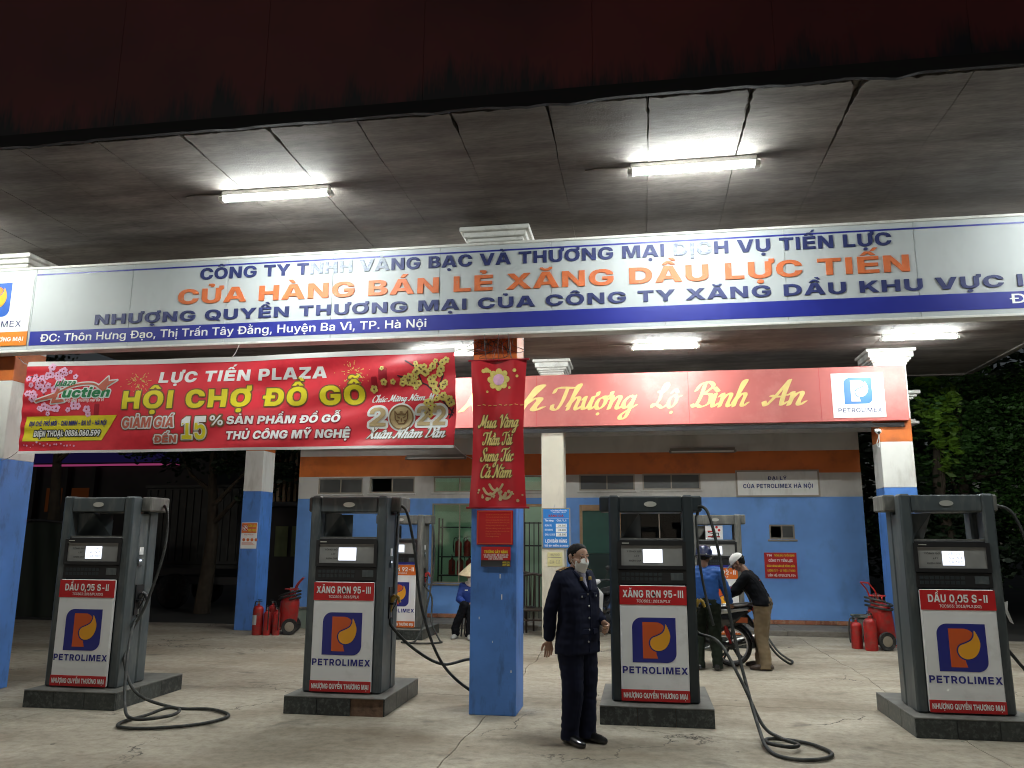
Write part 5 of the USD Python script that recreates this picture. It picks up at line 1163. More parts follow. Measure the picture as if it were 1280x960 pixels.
def surf(m, x, z, up=1):
    v = m.vertices; k = (np.abs(v[:, 0] - x) < .02) & (np.abs(v[:, 2] - z) < .02)
    return v[k, 1].max() if k.any() else .15
part('shirt', fair(hull((A(0, .045, 1.40), (.05, .05, .05)), (A(0, surf(jk, 0, 1.29) - .022, 1.28), (.014, .016, .02))), .012, 2), K['shirt'], t, smooth=True)
part('shirt_collar', MB().tube([(.062, -.01, 1.455), (.055, .05, 1.435), (.012, .088, 1.395)], .016, 8).tube([(-.062, -.01, 1.455), (-.055, .05, 1.435), (-.012, .088, 1.395)], .016, 8), K['shirt'], t, smooth=True)
for q in (-1, 1):
    lp = [(q * .085, .0, 1.45), (q * .082, .065, 1.425), (q * .060, surf(jk, q * .06, 1.36) + .006, 1.36), (q * .018, surf(jk, q * .02, 1.28) + .006, 1.275)]
    l_ = part('lapel', tubem(spline(lp, 12), .015, 8), K['navy_trim'], jp, smooth=True)
    part('collar_badge', boxm(q * .062 - .017, q * .062 + .017, surf(jk, q * .062, 1.37) + .006, surf(jk, q * .062, 1.37) + .022, 1.358, 1.392, c=.004), K['gold'], l_)
    ep_ = boxm(-.062, .062, -.026, .026, 0, .010, c=.004); ep_.apply_transform(trans(q * .155, -.02, 1.448) @ rot([0, 1, 0], q * .28))
    e_ = part('epaulette', ep_, K['navy_trim'], jp)
    for k in (-1, 0, 1):
        st = boxm(-.006 + k * .036, .006 + k * .036, -.024, .024, .0095, .0125); st.apply_transform(trans(q * .155, -.02, 1.448) @ rot([0, 1, 0], q * .28)); part('braid', st, K['gold'], e_)
    for y in (-.025, .025):
        st = boxm(-.06, .06, y - .004, y + .004, .0095, .0125); st.apply_transform(trans(q * .155, -.02, 1.448) @ rot([0, 1, 0], q * .28)); part('braid', st, K['gold'], e_)
    for z, w in ((1.235, .052), (.93, .065)):
        y = surf(jk, q * .095, z)
        fl = boxm(-w, w, -.004, .006, -.02, .022, c=.003); fl.apply_transform(trans(q * .095, y - .002, z) @ rot([0, 0, 1], -q * .30)); f_ = part('pocket_flap', fl, K['navy_trim'], jp)
        if z > 1.1: part('button', ballm((q * .095, y + .007, z - .008), .009, 2, (1, .5, 1)), K['steel'], f_, smooth=True)
for z in (1.245, 1.145, 1.045, .945, .845):
    part('button', ballm((.012, surf(jk, .012, z) + .002, z), .0095, 2, (1, .55, 1)), K['steel'], jp, smooth=True)
part('front_edge', tubem(spline([(-.008, surf(jk, 0, z) + .001, z) for z in (1.26, 1.15, 1.0, .87, .76)], 16), .004, 6), K['navy_trim'], jp, smooth=True)
tr = chain((hipL, .125), (knL, .094), (anL + A(0, .01, .02), .078), (anL + A(0, .01, -.09), .080)) + chain((hipR, .125), (knR, .094), (anR + A(0, .01, .02), .078), (anR + A(0, .01, -.09), .080)) + [hull((hipL, .118), (hipR, .118), (A(0, 0, 1.0), .12))]
part('trousers', fair(union(tr).trim_by_plane([0, 0, 1], .038), .016, 4, .016, 9, 8), K['navy_cloth'], t, smooth=True)
part('shoe', shoe(anL, (-.12, 1, 0)), K['shoe_black'], t, smooth=60); part('shoe', shoe(anR, (.22, 1, 0)), K['shoe_black'], t, smooth=60)

# --- a generic standing or bent figure from joints
def figure(label, loc, rz, J_, mats, head, hscale=1.0, hands=((None, .6), (None, .6)), cut=.03, shoes='brown_shoe', jl=.0, short=False):
    t = thing('person', label, 'person', loc, rz)
    j = {k: A(*v) for k, v in J_.items()}
    hd = head
    nk = hd[:3, 3]
    body = place_head(head_man(0, hscale), hd) + chain((j['chest'] + (j['neck'] - j['chest']) * .6, .06), (j['neck'], .054), (nk + (j['neck'] - nk) * .45, .054))
    for s_ in 'LR':
        body += chain((j['sh' + s_], .048), (j['el' + s_], .040), (j['wr' + s_], .025)) + chain((j['hip' + s_], .08), (j['kn' + s_], .055), (j['an' + s_], .038))
    body += [hull((j['shL'], .05), (j['shR'], .05), (j['waist'], .09)), hull((j['waist'], .09), (j['hipL'], .08), (j['hipR'], .08))]
    for (s_, (pd, cu)) in zip('LR', hands):
        body += hand(j['wr' + s_], j['el' + s_], pd if pd is not None else (0, 1, -.2), cu, thumb_side=1 if s_ == 'L' else -1)
    b = part('body', fair(union(body), .014, 4), K[mats[0]], t, smooth=True)
    hm = lambda p: trimesh.transform_points([p], hd)[0]
    for q in (-1, 1):
        part('eye', ballm(hm((q * .030, .086, .008)), .009, 2, (1.1, .6, .6)), K['eye'], b, smooth=True)
    up = j['neck'] - j['waist']; up /= np.linalg.norm(up)
    sd = (j['shR'] - j['shL']); sd /= np.linalg.norm(sd)
    Jm = [hull((j['shL'] - sd * .02 * -1, .075), (j['shR'] - sd * .02, .075), (j['chest'] + sd * .09, .112), (j['chest'] - sd * .09, .112), (j['neck'] - up * .05, .062)),
          hull((j['chest'] + sd * .09, .112), (j['chest'] - sd * .09, .112), (j['waist'] + sd * .075, .112), (j['waist'] - sd * .075, .112)),
          hull((j['waist'] + sd * .075, .112), (j['waist'] - sd * .075, .112), (j['hipL'] + A(-.01, 0, jl), .115), (j['hipR'] + A(.01, 0, jl), .115))]
    for s_ in 'LR':
        e = j['wr' + s_] + (j['el' + s_] - j['wr' + s_]) * .12
        if short: e = j['el' + s_] + (j['wr' + s_] - j['el' + s_]) * .1
        Jm += chain((j['sh' + s_], .078), (j['el' + s_], .064), (e, .052))
    jk = fair(union(Jm).trim_by_plane([0, 0, 1], float(min(j['hipL'][2], j['hipR'][2]) - .02)), .018, 4, .016, 9, 3)
    jp = part('jacket', jk, K[mats[1]], t, smooth=True)
    tr = [hull((j['hipL'], .115), (j['hipR'], .115), (j['waist'] - up * .05, .105))]
    for s_ in 'LR':
        a = j['an' + s_]
        tr += chain((j['hip' + s_], .115), (j['kn' + s_], .086), (a + A(0, 0, .03), .070), (a + A(0, 0, -.06), .074))
    part('trousers', fair(union(tr).trim_by_plane([0, 0, 1], cut), .018, 4, .020, 9, 6), K[mats[2]], t, smooth=True)
    for s_ in 'LR': part('shoe', shoe(j['an' + s_], (.1 if s_ == 'R' else -.1, 1, 0), h=.06), K[shoes], t, smooth=60)
    return t, b, jp, hm, hd
def hairpiece(t, hd, back=True):
    hr = hull((A(0, -.022, .040), (.081, .098, .083)), (A(0, -.02, -.01), (.076, .080, .07))).trim_by_plane([0, -.8, .6], .012)
    part('hair', fair(hr.transform(hd[:3, :4]), .014, 3), K['hair'], t, smooth=True)

# --- helmet rider seen from behind (local +y is away from the viewer)
hd = trans(0, .05, 1.50) @ rot([1, 0, 0], -.25)
t, b, jp, hm, hd = figure('person in blue jacket and dark helmet standing with back turned beside the motorbike', (.83, 11.62, 0), math.radians(-12),
    dict(neck=(0, .0, 1.37), chest=(0, .0, 1.19), waist=(0, -.01, .98), shL=(-.175, 0, 1.29), shR=(.175, 0, 1.29), elL=(-.24, .02, 1.03), wrL=(-.24, .14, .84), elR=(.27, .06, 1.05), wrR=(.30, .20, .88), hipL=(-.09, 0, .88), hipR=(.09, 0, .88), knL=(-.10, .02, .47), knR=(.11, .03, .47), anL=(-.11, -.02, .08), anR=(.13, .0, .08)),
    ('skin_tan', 'blue_jacket', 'green_trousers'), hd, .98, shoes='shoe_black')
hl = hull((A(0, -.01, .05), (.115, .135, .105)), (A(0, -.02, -.0), (.115, .13, .08))).trim_by_plane([0, .15, 1], -.035).transform(hd[:3, :4])
h_ = part('helmet', fair(hl, .015, 4), K['helmet'], t, smooth=True)
part('helmet_band', MB().tube([hm((.119 * math.sin(a), -.012 - .137 * math.cos(a), -.012)) for a in np.linspace(-1.9, 1.9, 24)], .012, 8), K['black'], h_, smooth=True)
for q in (-.05, .0, .05): part('rear_emblem', ballm(hm((q, -.142, -.005)), .012, 2, (1, .5, 1)), K['badge'], h_, smooth=True)
part('chin_strap', MB().tube([hm((.085, -.01, -.03)), hm((.06, .05, -.11)), hm((-.06, .05, -.11)), hm((-.085, -.01, -.03))], .006, 6), K['black'], h_)
hairpiece(t, hd)
# --- attendant with the white cap filling the tank, leaning forward to the left
hd = trans(.0, .29, 1.41) @ rot([1, 0, 0], -.62)
t, b, jp, hm, hd = figure('person in white cap, black jacket and khaki trousers filling the motorbike', (1.60, 11.84, 0), math.radians(72),
    dict(neck=(0, .20, 1.30), chest=(0, .12, 1.14), waist=(0, .01, .95), shL=(-.18, .16, 1.22), shR=(.17, .18, 1.23), elL=(-.20, .32, 1.03), wrL=(-.09, .40, .99), elR=(.17, .34, 1.02), wrR=(.03, .42, .97), hipL=(-.095, -.02, .86), hipR=(.095, -.02, .86), knL=(-.12, .0, .46), knR=(.11, .03, .46), anL=(-.15, -.05, .08), anR=(.13, .07, .08)),
    ('skin_tan', 'black_cloth', 'khaki'), hd, .98, hands=(((.8, .3, -.4), .9), ((-.6, .3, -.6), .9)))
cpm = hull((A(0, -.01, .055), (.090, .108, .082)), (A(0, -.01, .03), (.090, .108, .06))).trim_by_plane([0, .12, 1], .022).transform(hd[:3, :4])
c_ = part('cap', fair(cpm, .014, 3), K['cap_white'], t, smooth=True)
br_ = union([hull((A(.055, .075, .03), .007), (A(-.055, .075, .03), .007), (A(0, .185, .015), (.05, .016, .005)))]).transform(hd[:3, :4])
part('peak', fair(br_, .012, 2), K['cap_white'], c_, smooth=True); part('cap_button', ballm(hm((0, -.01, .138)), .008), K['cap_white'], c_, smooth=True)
part('rear_strap', tubem([hm((.07, -.085, .02)), hm((0, -.122, .02)), hm((-.07, -.085, .02))], .008, 6), K['black'], c_)
hairpiece(t, hd)
v = jp
part('back_print', T([(.06, .0, 1.19), (-.06, .0, 1.19), (-.06, .005, 1.17), (.06, .005, 1.17)], [[0, 1, 2], [0, 2, 3]]), K['ext_red'], t)
# the filling gun in the attendant's hands belongs to the rear pump
Mx = trans(*(A(1.20, 11.76, 1.03) - O)) @ rot([0, 0, 1], .15) @ rot([0, 1, 0], -.75)
nb = MB().tube([(.14, 0, .0), (.05, 0, .02), (-.01, 0, .02), (-.06, 0, -.01)], [.020, .026, .028, .02], 10).move(Mx)
n_ = part('nozzle', nb, K['noz_red'], pump_b, smooth=45)
part('spout', MB().tube([(-.055, 0, -.005), (-.11, 0, -.03), (-.13, 0, -.07)], [.018, .014, .011], 10).move(Mx), K['noz_yellow'], n_, smooth=45)
part('lever', MB().tube([(.10, 0, -.02), (.07, 0, -.075), (.01, 0, -.075), (-.01, 0, .0)], .006, 6).move(Mx), K['black'], n_, smooth=45)
# --- seated worker with a conical hat
hd = trans(.0, .05, 1.05) @ rot([0, 0, 1], .35) @ rot([1, 0, 0], -.12)
t, b, jp, hm, hd = figure('seated person in straw conical hat, white mask and blue uniform', (-3.13, 14.82, 0), math.radians(182),
    dict(neck=(0, .02, .95), chest=(0, .0, .77), waist=(0, -.03, .56), shL=(-.155, 0, .875), shR=(.155, 0, .875), elL=(-.215, .06, .65), wrL=(-.08, .22, .60), elR=(.215, .06, .65), wrR=(.10, .24, .60), hipL=(-.09, -.02, .47), hipR=(.09, -.02, .47), knL=(-.07, .38, .50), knR=(.06, .40, .56), anL=(-.07, .50, .09), anR=(.20, .44, .17)),
    ('skin', 'blue_uniform', 'black_cloth'), hd, .92, hands=(((.5, .2, -1), .5), ((-.5, .2, -1), .5)), shoes='grey_shoe', cut=.05)
cone = lathem([(.0, .20), (.03, .182), (.19, .03), (.235, -.012), (.228, -.018), (.18, .018), (.03, .165), (0, .175)], 40); cone.apply_transform(hd @ trans(0, -.01, .055))
h_ = part('conical_hat', cone, K['straw'], t, smooth=40)
part('hat_hoop', MB().tube([trimesh.transform_points([(.233 * math.cos(a), .233 * math.sin(a), -.014)], hd @ trans(0, -.01, .055))[0] for a in np.linspace(0, 2 * PI, 41)], .004, 6), K['wood_tan'], h_)
mk = union([hull((A(0, .110, -.04), .015), (A(0, .098, -.005), .012), (A(.058, .055, -.03), .012), (A(-.058, .055, -.03), .012), (A(0, .08, -.11), .014), (A(.045, .04, -.095), .012), (A(-.045, .04, -.095), .012))]).transform(hd[:3, :4])
part('mask', fair(mk, .012, 3), K['mask'], t, smooth=True)
part('scarf', fair(union(chain((A(-.07, .03, .93), .045), (A(0, .09, .92), .05), (A(.07, .03, .93), .045), (A(0, -.05, .95), .045), (A(-.07, .03, .93), .045))), .014, 3, .01, 14, 2), K['mask'], t, smooth=True)
hairpiece(t, hd)
part('badge_sheet', boxm(.045, .10, .118, .124, .80, .825), K['white_flat'], jp)
st = thing('stool', 'small dark stool under the seated worker', 'stool', (-3.13, 14.85, 0))
part('seat', boxm(-.17, .17, -.16, .16, .32, .355, c=.01), K['dark_metal'], st)
for x in (-.14, .14):
    for y in (-.13, .13): part('leg', tubem([(x * .95, y * .95, .32), (x * 1.12, y * 1.12, 0)], .014, 8), K['dark_metal'], st, smooth=50)

# ---------------------------------------------------------------- motorbikes
K['bike_black'] = pbr('bike_black', (.012, .012, .014), .18, coat=.7)
K['bike_white'] = pbr('bike_white', (.62, .62, .61), .25, coat=.5)
K['bike_silver'] = pbr('bike_silver', (.45, .45, .46), .28, metallic=.8)
K['bike_red'] = pbr('bike_red', (.42, .02, .02), .25, coat=.4)
K['seat_black'] = pbr('bike_seat', (.015, .015, .016), .6)
K['plate'] = pbr('number_plate', (.68, .66, .62), .4)
def bike(label, loc, rz, col, front, seat_up=False):
    """Step-through motorbike, +x is forwards, rear wheel at the origin."""
    t = thing('motorbike', label, 'motorbike', loc, rz, 'motorbikes at the station')
    WB, R_ = 1.22, .285
    def wheel(x, br):
        w = part('wheel', lathem([(R_ - .055, -.02), (R_ - .03, -.042), (R_ - .008, -.030), (R_, 0), (R_ - .008, .030), (R_ - .03, .042), (R_ - .055, .02)], 40, (0, 1, 0), (x, 0, R_)), K['tyre'], t, smooth=50)
        part('rim', lathem([(R_ - .075, -.016), (R_ - .05, -.022), (R_ - .05, .022), (R_ - .075, .016), (R_ - .075, -.016)], 40, (0, 1, 0), (x, 0, R_)), K['bike_silver'], w, smooth=40)
        sp = MB()
        for k in range(5):
            a = k * 2 * PI / 5 + .3
            for o in (-.10, .10):
                sp.tube([(x + .045 * math.cos(a), 0, R_ + .045 * math.sin(a)), (x + (R_ - .065) * math.cos(a + o), 0, R_ + (R_ - .065) * math.sin(a + o))], .016, 6)
        part('spokes', sp, K['dark_metal'], w, smooth=50)
        part('hub', MB().cyl((x, -.06, R_), (x, .06, R_), .055, 18).cyl((x, -.075, R_), (x, .075, R_), .012, 8), K['dark_metal'], w, smooth=40)
        if br: part('brake_disc', lathem([(.05, -.002), (.11, -.002), (.11, .002), (.05, .002), (.05, -.002)], 28, (0, 1, 0), (x, -.055, R_)), K['bike_silver'], w)
    wheel(0, False); wheel(WB, True)
    def shell(name, pts, mat, L_=.025, it=5, parent=t): return part(name, fair(union([hull(*q) for q in pts]), L_, it), mat, parent, smooth=50)
    bd = shell('body_fairing', [[(A(-.29, .045, .80), .035), (A(-.29, -.045, .80), .035), (A(.30, .11, .66), .06), (A(.30, -.11, .66), .06), (A(-.05, .09, .63), .05), (A(-.05, -.09, .63), .05), (A(.25, .10, .50), .05), (A(.25, -.10, .50), .05)], [(A(.30, .10, .70), .05), (A(.30, -.10, .70), .05), (A(.62, .08, .50), .06), (A(.62, -.08, .50), .06), (A(.42, .08, .48), .05), (A(.42, -.08, .48), .05)], [(A(.62, .06, .46), .06), (A(.62, -.06, .46), .06), (A(.95, .04, .62), .05), (A(.95, -.04, .62), .05)]], col)
    shell('seat', [[(A(-.24, .045, .845), .03), (A(-.24, -.045, .845), .03), (A(.18, .085, .77), .045), (A(.18, -.085, .77), .045)], [(A(.18, .10, .80), .045), (A(.18, -.10, .80), .045), (A(.42, .07, .77), .04), (A(.42, -.07, .77), .04)]], K['seat_black'])
    shell('front_shield', [[(A(1.0, .17, .78), .025), (A(1.0, -.17, .78), .025), (A(1.08, .06, .92), .03), (A(1.08, -.06, .92), .03), (A(.98, .14, .45), .025), (A(.98, -.14, .45), .025), (A(1.14, .04, .66), .03), (A(1.14, -.04, .66), .03)]], front)
    shell('inner_fender', [[(A(-.22, .045, .66), .05), (A(-.22, -.045, .66), .05), (A(.10, .05, .64), .06), (A(.10, -.05, .64), .06), (A(.30, .05, .56), .06), (A(.30, -.05, .56), .06), (A(.36, .04, .42), .05), (A(.36, -.04, .42), .05)], [(A(-.22, .045, .66), .05), (A(-.22, -.045, .66), .05), (A(-.31, .04, .56), .03), (A(-.31, -.04, .56), .03)]], K['black'])
    hb = shell('handlebar_cowl', [[(A(.98, .10, 1.0), .04), (A(.98, -.10, 1.0), .04), (A(1.08, .07, .98), .045), (A(1.08, -.07, .98), .045)]], front)
    part('headlight', ballm((1.115, 0, .975), .06, 2, (.5, 1.3, .7)), K['badge'], hb, smooth=True)
    part('handlebar', MB().tube(spline([(.90, -.33, 1.02), (.96, -.18, 1.03), (.99, 0, 1.01), (.96, .18, 1.03), (.90, .33, 1.02)], 20), .013, 8).cyl((.90, -.34, 1.02), (.945, -.22, 1.03), .02, 10).cyl((.90, .34, 1.02), (.945, .22, 1.03), .02, 10), K['black'], hb, smooth=50)
    for s_ in (-1, 1):
        part('mirror_stem', tubem(spline([(.95, s_ * .2, 1.03), (.94, s_ * .24, 1.12), (.93, s_ * .27, 1.20)], 8), .007, 6), K['black'], hb, smooth=50)
        part('mirror', ballm((.93, s_ * .28, 1.235), .055, 2, (.3, 1.2, .8)), K['black'], hb, smooth=True)
        part('fork', tubem([(1.06, s_ * .075, .62), (WB, s_ * .075, R_)], .022, 10), K['bike_silver'], t, smooth=50)
        part('shock', MB().cyl((.08, s_ * .11, .60), (.0, s_ * .10, .32), .018, 8).cyl((.07, s_ * .11, .56), (.02, s_ * .103, .40), .03, 12), K['bike_red'], t, smooth=50)
        part('swing_arm', tubem([(0, s_ * .075, R_), (.42, s_ * .07, .33)], .02, 8), K['dark_metal'], t, smooth=50)
        part('foot_peg', MB().cyl((.45, s_ * .08, .28), (.45, s_ * .25, .28), .016, 8), K['black'], t)
        part('indicator', ballm((-.27, s_ * .10, .765), .028, 2, (.8, 1.2, .7)), K['letter_orange'], t, smooth=True)
    part('front_fender', MB().add(sweep_fender(WB, R_ + .03, .05, .35, 2.5)), front, t, smooth=50)
    part('rear_fender', MB().add(sweep_fender(0, R_ + .035, .055, 1.0, 3.2)), K['black'], t, smooth=50)
    part('mud_flap', boxm(-.385, -.375, -.06, .06, .30, .52, c=.003), K['black'], t)
    part('tail_lamp', ballm((-.315, 0, .785), .05, 2, (.6, 1.5, .7)), K['bike_red'], t, smooth=True)
    pl = boxm(-.004, .004, -.085, .085, -.06, .06, c=.003); pl.apply_transform(trans(-.355, 0, .64) @ rot([0, 1, 0], .35))
    p_ = part('number_plate', pl, K['plate'], t)
    part('grab_rail', MB().tube(spline([(.12, .13, .82), (-.15, .11, .835), (-.31, .06, .86), (-.335, 0, .865), (-.31, -.06, .86), (-.15, -.11, .835), (.12, -.13, .82)], 30), .014, 8), K['bike_silver'], t, smooth=50)
    part('engine', MB().add(fair(union([hull((A(.50, .06, .33), .09), (A(.50, -.06, .33), .09), (A(.66, .0, .36), .08), (A(.40, 0, .32), .07))]), .025, 3)), K['dark_metal'], t, smooth=50)
    part('exhaust', MB().tube(spline([(.62, -.10, .30), (.45, -.15, .20), (.2, -.155, .23), (-.05, -.155, .30), (-.34, -.155, .38)], 24), [.018] * 8 + [.02, .03, .042, .05, .052] + [.052] * 11, 12), K['steel'], t, smooth=50)
    part('side_stand', tubem([(.45, .10, .28), (.40, .22, .02)], .012, 8), K['dark_metal'], t)
    return t, p_
def sweep_fender(cx, r_, w, a0, a1, n=18):
    a = np.linspace(a0, a1, n); V, Fc = [], []
    pro = [(-w, -.03), (-w * .8, 0), (0, .012), (w * .8, 0), (w, -.03)]
    for q in a:
        for y, dr in pro: V.append((cx + (r_ + dr) * math.cos(q), y, .285 + (r_ + dr) * math.sin(q)))
    m = len(pro)
    for i in range(n - 1):
        for j in range(m - 1):
            k = i * m + j; Fc += [[k, k + 1, k + m + 1], [k, k + m + 1, k + m]]
    return T(V, Fc)
b1, pl1 = bike('dark motorbike being filled, rear wheel beside the khaki trousers', (1.18, 11.98, 0), PI - .12, K['bike_black'], K['bike_silver'])
side_ = MB().add(fair(union([hull((A(-.26, .095, .78), .012), (A(.25, .15, .70), .014), (A(.1, .135, .76), .014))]), .02, 2))
part('silver_side', side_, K['bike_silver'], b1, smooth=50)
part('red_sticker', T([(-.24, .100, .60), (-.03, .115, .60), (-.05, .117, .675), (-.24, .104, .67)], [[2, 1, 0], [3, 2, 0]]), K['letter_orange'], b1)
bike('parked motorbike with pale front shield behind the man in navy uniform', (-.62, 16.0 - .35, 0), -PI / 2 - .28, K['bike_black'], K['bike_white'])

# ---------------------------------------------------------------- dark wooden chairs by the door
K['dark_wood'] = pbr('dark_wood', (.035, .020, .013), .45, var=.3, vscale=6)
def chair(loc, rz, label):
    t = thing('wooden_chair', label, 'chair', loc, rz, 'dark chairs by the shop door')
    part('seat', boxm(-.21, .21, -.20, .20, .43, .465, c=.01), K['dark_wood'], t)
    for x in (-.19, .19):
        part('leg', boxm(x - .018, x + .018, -.20, -.164, 0, .43, c=.004), K['dark_wood'], t)
        part('rear_leg', tubem([(x, .19, 0), (x, .18, .46), (x, .24, 1.08)], .02, 8), K['dark_wood'], t, smooth=50)
        part('stretcher', boxm(x - .01, x + .01, -.16, .16, .20, .225), K['dark_wood'], t)
    for z in (.26,): part('stretcher', boxm(-.17, .17, -.19, -.175, z, z + .025), K['dark_wood'], t)
    part('top_rail', tubem([(-.21, .238, 1.05), (0, .25, 1.09), (.21, .238, 1.05)], .025, 8), K['dark_wood'], t, smooth=50)
    for x in (-.12, -.04, .04, .12): part('back_slat', tubem([(x, .185, .47), (x, .235, 1.05)], .011, 6), K['dark_wood'], t, smooth=50)
chair((-2.05, 15.25, 0), .1, 'dark wooden chair standing by the shop door, nearer the forecourt')
chair((-2.35, 15.75, 0), -.25, 'dark wooden chair pushed against the shop step, mostly hidden')

# ---------------------------------------------------------------- trees
K['bark'] = pbr('bark', (.06, .045, .03), .9, var=.3, vscale=6, bump=.5, bscale=30)
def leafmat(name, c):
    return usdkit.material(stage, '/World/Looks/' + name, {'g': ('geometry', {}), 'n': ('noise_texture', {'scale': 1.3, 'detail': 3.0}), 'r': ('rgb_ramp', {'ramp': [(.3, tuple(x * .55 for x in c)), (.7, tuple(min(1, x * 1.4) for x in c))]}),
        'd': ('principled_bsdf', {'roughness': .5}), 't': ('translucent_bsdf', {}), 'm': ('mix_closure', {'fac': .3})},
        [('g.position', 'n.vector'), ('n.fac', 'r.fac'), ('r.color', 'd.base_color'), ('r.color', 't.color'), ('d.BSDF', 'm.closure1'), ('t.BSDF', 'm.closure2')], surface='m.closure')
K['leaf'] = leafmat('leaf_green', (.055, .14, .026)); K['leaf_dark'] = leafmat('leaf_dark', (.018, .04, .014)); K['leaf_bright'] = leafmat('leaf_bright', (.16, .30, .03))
def tree(label, x, y, h, crowns, n, leaf=.14, mat='leaf', seed=1, z0=-.06):
    t = thing('tree', label, 'tree', (x, y, z0), group=None)
    r = np.random.default_rng(seed)
    tr = MB(); tr.tube(spline([(0, 0, 0), (.1, .05, h * .3), (-.05, .1, h * .6), (.05, .0, h * .85)], 14), np.linspace(.20, .05, 15)[:len(spline([(0, 0, 0), (.1, .05, h * .3), (-.05, .1, h * .6), (.05, .0, h * .85)], 14))], 10)
    for (cx, cy, cz, rx, rz_) in crowns:
        tr.tube([(0, .05, min(h * .55, cz * .7)), (cx * .5, cy * .5, (cz + h * .4) / 2), (cx, cy, cz)], [.07, .045, .015], 7)
    part('trunk', tr, K['bark'], t, smooth=50)
    V, Fc = [], []
    tot = sum(c[3] ** 2 * c[4] for c in crowns)
    for (cx, cy, cz, rx, rz_) in crowns:
        k = int(n * rx ** 2 * rz_ / tot)
        cl = r.normal(size=(max(6, k // 60), 3)); cl /= np.linalg.norm(cl, axis=1, keepdims=True); cl *= r.uniform(.45, 1.0, (len(cl), 1))
        for _ in range(k):
            c = cl[r.integers(len(cl))] + r.normal(0, .16, 3)
            p = A(cx, cy, cz) + c * A(rx, rx, rz_)
            u = r.normal(size=3); u /= np.linalg.norm(u); u[2] *= .5; w = np.cross(u, r.normal(size=3)); w /= max(np.linalg.norm(w), 1e-6)
            s_ = leaf * r.uniform(.6, 1.2); b_ = len(V)
            V += [p - u * s_, p + w * s_ * .38, p + u * s_, p - w * s_ * .38]; Fc += [[b_, b_ + 1, b_ + 2], [b_, b_ + 2, b_ + 3]]
    part('crown', T(V, Fc), K[mat], t)
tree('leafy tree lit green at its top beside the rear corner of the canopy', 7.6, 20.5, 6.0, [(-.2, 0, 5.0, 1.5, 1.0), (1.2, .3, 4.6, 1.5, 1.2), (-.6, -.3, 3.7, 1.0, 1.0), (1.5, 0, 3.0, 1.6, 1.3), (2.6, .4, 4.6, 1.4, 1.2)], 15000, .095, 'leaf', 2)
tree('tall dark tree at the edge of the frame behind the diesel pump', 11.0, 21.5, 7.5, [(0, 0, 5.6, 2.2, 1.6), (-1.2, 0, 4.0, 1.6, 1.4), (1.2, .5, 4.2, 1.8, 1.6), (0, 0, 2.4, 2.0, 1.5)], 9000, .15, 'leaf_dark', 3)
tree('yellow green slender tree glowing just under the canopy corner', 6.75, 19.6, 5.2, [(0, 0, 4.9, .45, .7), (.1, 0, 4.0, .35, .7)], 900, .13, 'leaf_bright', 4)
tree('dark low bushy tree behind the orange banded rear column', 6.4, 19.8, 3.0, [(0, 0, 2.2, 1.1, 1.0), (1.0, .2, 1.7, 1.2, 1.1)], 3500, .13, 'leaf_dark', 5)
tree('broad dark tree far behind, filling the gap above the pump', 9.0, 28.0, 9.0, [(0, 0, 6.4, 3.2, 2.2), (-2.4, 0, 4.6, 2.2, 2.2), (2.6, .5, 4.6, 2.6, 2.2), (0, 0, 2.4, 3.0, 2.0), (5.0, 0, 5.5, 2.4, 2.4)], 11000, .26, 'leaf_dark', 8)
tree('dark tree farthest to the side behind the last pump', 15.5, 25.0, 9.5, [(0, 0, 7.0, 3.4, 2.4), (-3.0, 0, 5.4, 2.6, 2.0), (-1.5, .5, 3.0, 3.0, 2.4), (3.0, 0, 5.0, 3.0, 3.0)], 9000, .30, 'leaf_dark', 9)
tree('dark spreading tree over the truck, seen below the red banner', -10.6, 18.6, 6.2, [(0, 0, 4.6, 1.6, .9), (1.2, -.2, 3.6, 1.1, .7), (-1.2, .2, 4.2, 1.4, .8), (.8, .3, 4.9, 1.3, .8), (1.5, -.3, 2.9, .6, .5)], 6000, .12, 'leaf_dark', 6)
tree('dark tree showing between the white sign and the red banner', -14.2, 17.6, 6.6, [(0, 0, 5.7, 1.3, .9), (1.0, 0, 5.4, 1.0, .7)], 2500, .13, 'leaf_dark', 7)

# ---------------------------------------------------------------- dark street side: shop with magenta light, parked truck, shuttered shed
t = thing('neon_shop', 'far dark shop with a magenta neon strip and warm lit doorway', 'building', (-23.5, 31, -.06))
K['dark_wall'] = pbr('dark_wall', (.025, .022, .022), .8, var=.3, vscale=1)
K['magenta'] = glow('magenta_neon', (1.0, .14, .45), .035); K['violet'] = glow('violet_neon', (.10, .07, .42), .008); K['warm'] = glow('warm_doorway', (.9, .25, .07), .0035)
part('wall', boxm(-6, 6, 0, .4, 0, 7.5), K['dark_wall'], t); part('roof', boxm(-6.4, 6.4, -1.2, 4.2, 7.5, 7.8), K['dark_wall'], t); part('rear', boxm(-6, 6, .41, 4, 0, 7.48), K['dark_wall'], t)
part('neon_strip', MB().box(-4.2, 4.4, -.16, -.1, 4.82, 4.90).box(-4.2, 4.4, -.02, .0, 4.9, 4.91), K['magenta'], t)
part('lit_fascia', boxm(-4.2, 4.4, -.1, -.002, 4.98, 5.45), K['violet'], t)
for x0, x1 in ((-1.75, -1.45), (-1.2, -.9), (-.55, .25)): part('lit_doorway', boxm(x0, x1, -.04, -.002, 2.9, 3.9), K['warm'], t)
for x in (-2.2, -1.3, -.7, .6): part('pillar', boxm(x - .08, x + .08, -.3, -.05, 0, 4.8), K['dark_wall'], t)
t = thing('green_tarpaulin', 'dark green tarpaulin fence with pale folded edge in the unlit yard', 'tarpaulin', (-14.6, 17.0, -.06))
K['tarp'] = pbr('tarp_green', (.004, .014, .006), .6, var=.3, vscale=2)
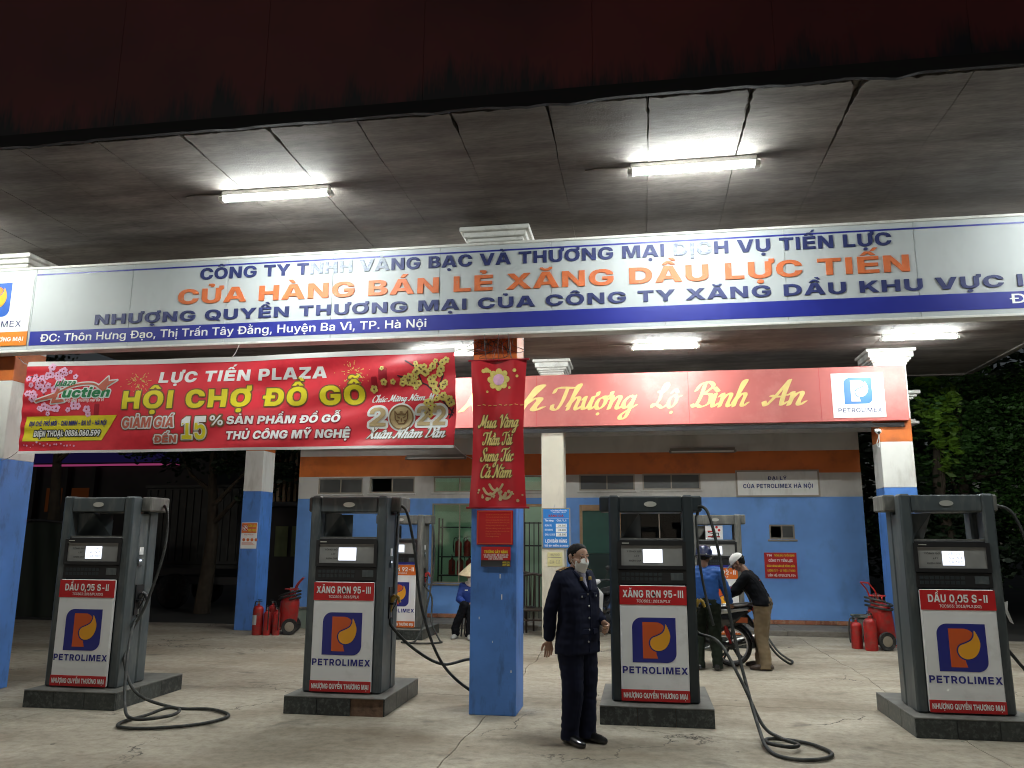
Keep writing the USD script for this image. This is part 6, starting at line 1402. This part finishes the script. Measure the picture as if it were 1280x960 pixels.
part('sheet', cloth(-3.8, 2.4, 0, 2.15, 50, 14, lambda P: P + np.c_[np.zeros(len(P)), .06 * np.sin(P[:, 0] * 4) + .03 * np.sin(P[:, 0] * 11 + P[:, 2] * 2), np.zeros(len(P))]), K['tarp'], t, smooth=True)
part('folded_edge', tubem([(x, -.05 + .05 * math.sin(x * 4), 2.16 + .03 * math.sin(x * 3)) for x in np.linspace(-3.8, 2.4, 40)], .03, 6), K['dark_metal'], t, smooth=True)
for x in (-3.8, -1.7, .4, 2.4): part('post', boxm(x - .03, x + .03, .12, .18, 0, 2.2), K['dark_metal'], t)
# parked box truck
K['truck_grey'] = pbr('truck_grey', (.022, .023, .021), .6, var=.2, vscale=2, color2=(.05, .05, .045), lo=.5, hi=.8, dscale=3)
t = thing('box_truck', 'grey box truck parked in the dark beyond the forecourt', 'truck', (-10.6, 19.6, -.06))
part('cargo_box', boxm(-2.4, 1.0, 0, 2.2, 1.12, 3.1, c=.02), K['truck_grey'], t)
for k in range(16): part('rib', boxm(-2.33 + k * .21, -2.27 + k * .21, -.035, -.001, 1.22, 3.05), K['truck_grey'], t)
part('lower_rail', boxm(-2.42, 1.02, -.045, .0, 1.03, 1.118), K['truck_grey'], t); part('upper_rail', boxm(-2.42, 1.02, -.045, .0, 3.102, 3.17), K['truck_grey'], t)
part('cab', boxm(1.05, 2.6, .05, 2.15, .55, 2.5, c=.15), K['truck_grey'], t); part('windscreen', boxm(1.3, 2.3, .035, .049, 1.6, 2.25), K['black'], t)
part('chassis', boxm(-2.3, 2.4, .5, 1.7, .6, .8), K['dark_metal'], t)
for x in (-1.5, 1.8):
    for y in (.15, 1.85):
        w = part('wheel', lathem([(.2, -.1), (.40, -.12), (.44, -.08), (.44, .08), (.40, .12), (.2, .1)], 24, (0, 1, 0), (x, y, .44)), K['tyre'], t, smooth=40)
        part('rim', lathem([(0, -.06), (.2, -.1), (.2, .1), (0, .06)], 18, (0, 1, 0), (x, y, .44)), K['truck_grey'], w)
t = thing('shuttered_shed', 'shed with tan corrugated shutter in the gap beside the shop', 'shed', (-9.35, 19.2, -.06))
K['tan_steel'] = pbr('tan_corrugated', (.30, .21, .11), .5, var=.15, vscale=2)
K['yard_cloth'] = pbr('yard_cloth', (.10, .12, .05), .8, var=.3, vscale=2)
part('wall', boxm(-.2, 1.6, .25, .5, 0, 4.6), K['dark_wall'], t)
for k in range(10): part('corrugation', boxm(.0 + k * .15, .075 + k * .15, .12 if k % 2 else .14, .245, 2.72, 4.1, c=.01), K['tan_steel'], t)
part('lintel', boxm(-.2, 1.6, .05, .245, 2.60, 2.71), K['dark_metal'], t)
for k in range(3): part('hanging_cloth', cloth(.15 + k * .45, .5 + k * .45, 1.35, 2.1, 8, 8, lambda P: P + np.c_[np.zeros(len(P)), .20 + .03 * np.sin(P[:, 0] * 20), np.zeros(len(P))]), K['yard_cloth'], t, smooth=True)
# interior lamp seen only by its light in the shop windows
t = thing('shop_lamp', 'lit tube lamp on the ceiling inside the green walled shop', 'lamp', (-3.1, BY + 1.6, 3.38))
part('housing', boxm(-.6, .6, -.03, .03, .02, .06, c=.006), K['lamp_white'], t)
K['room_tube'] = glow('room_tube', (.95, 1.0, .92), 8.0)
part('tube', tubem([(-.57, 0, -.008), (.57, 0, -.008)], .016, 10), K['room_tube'], t, smooth=50)
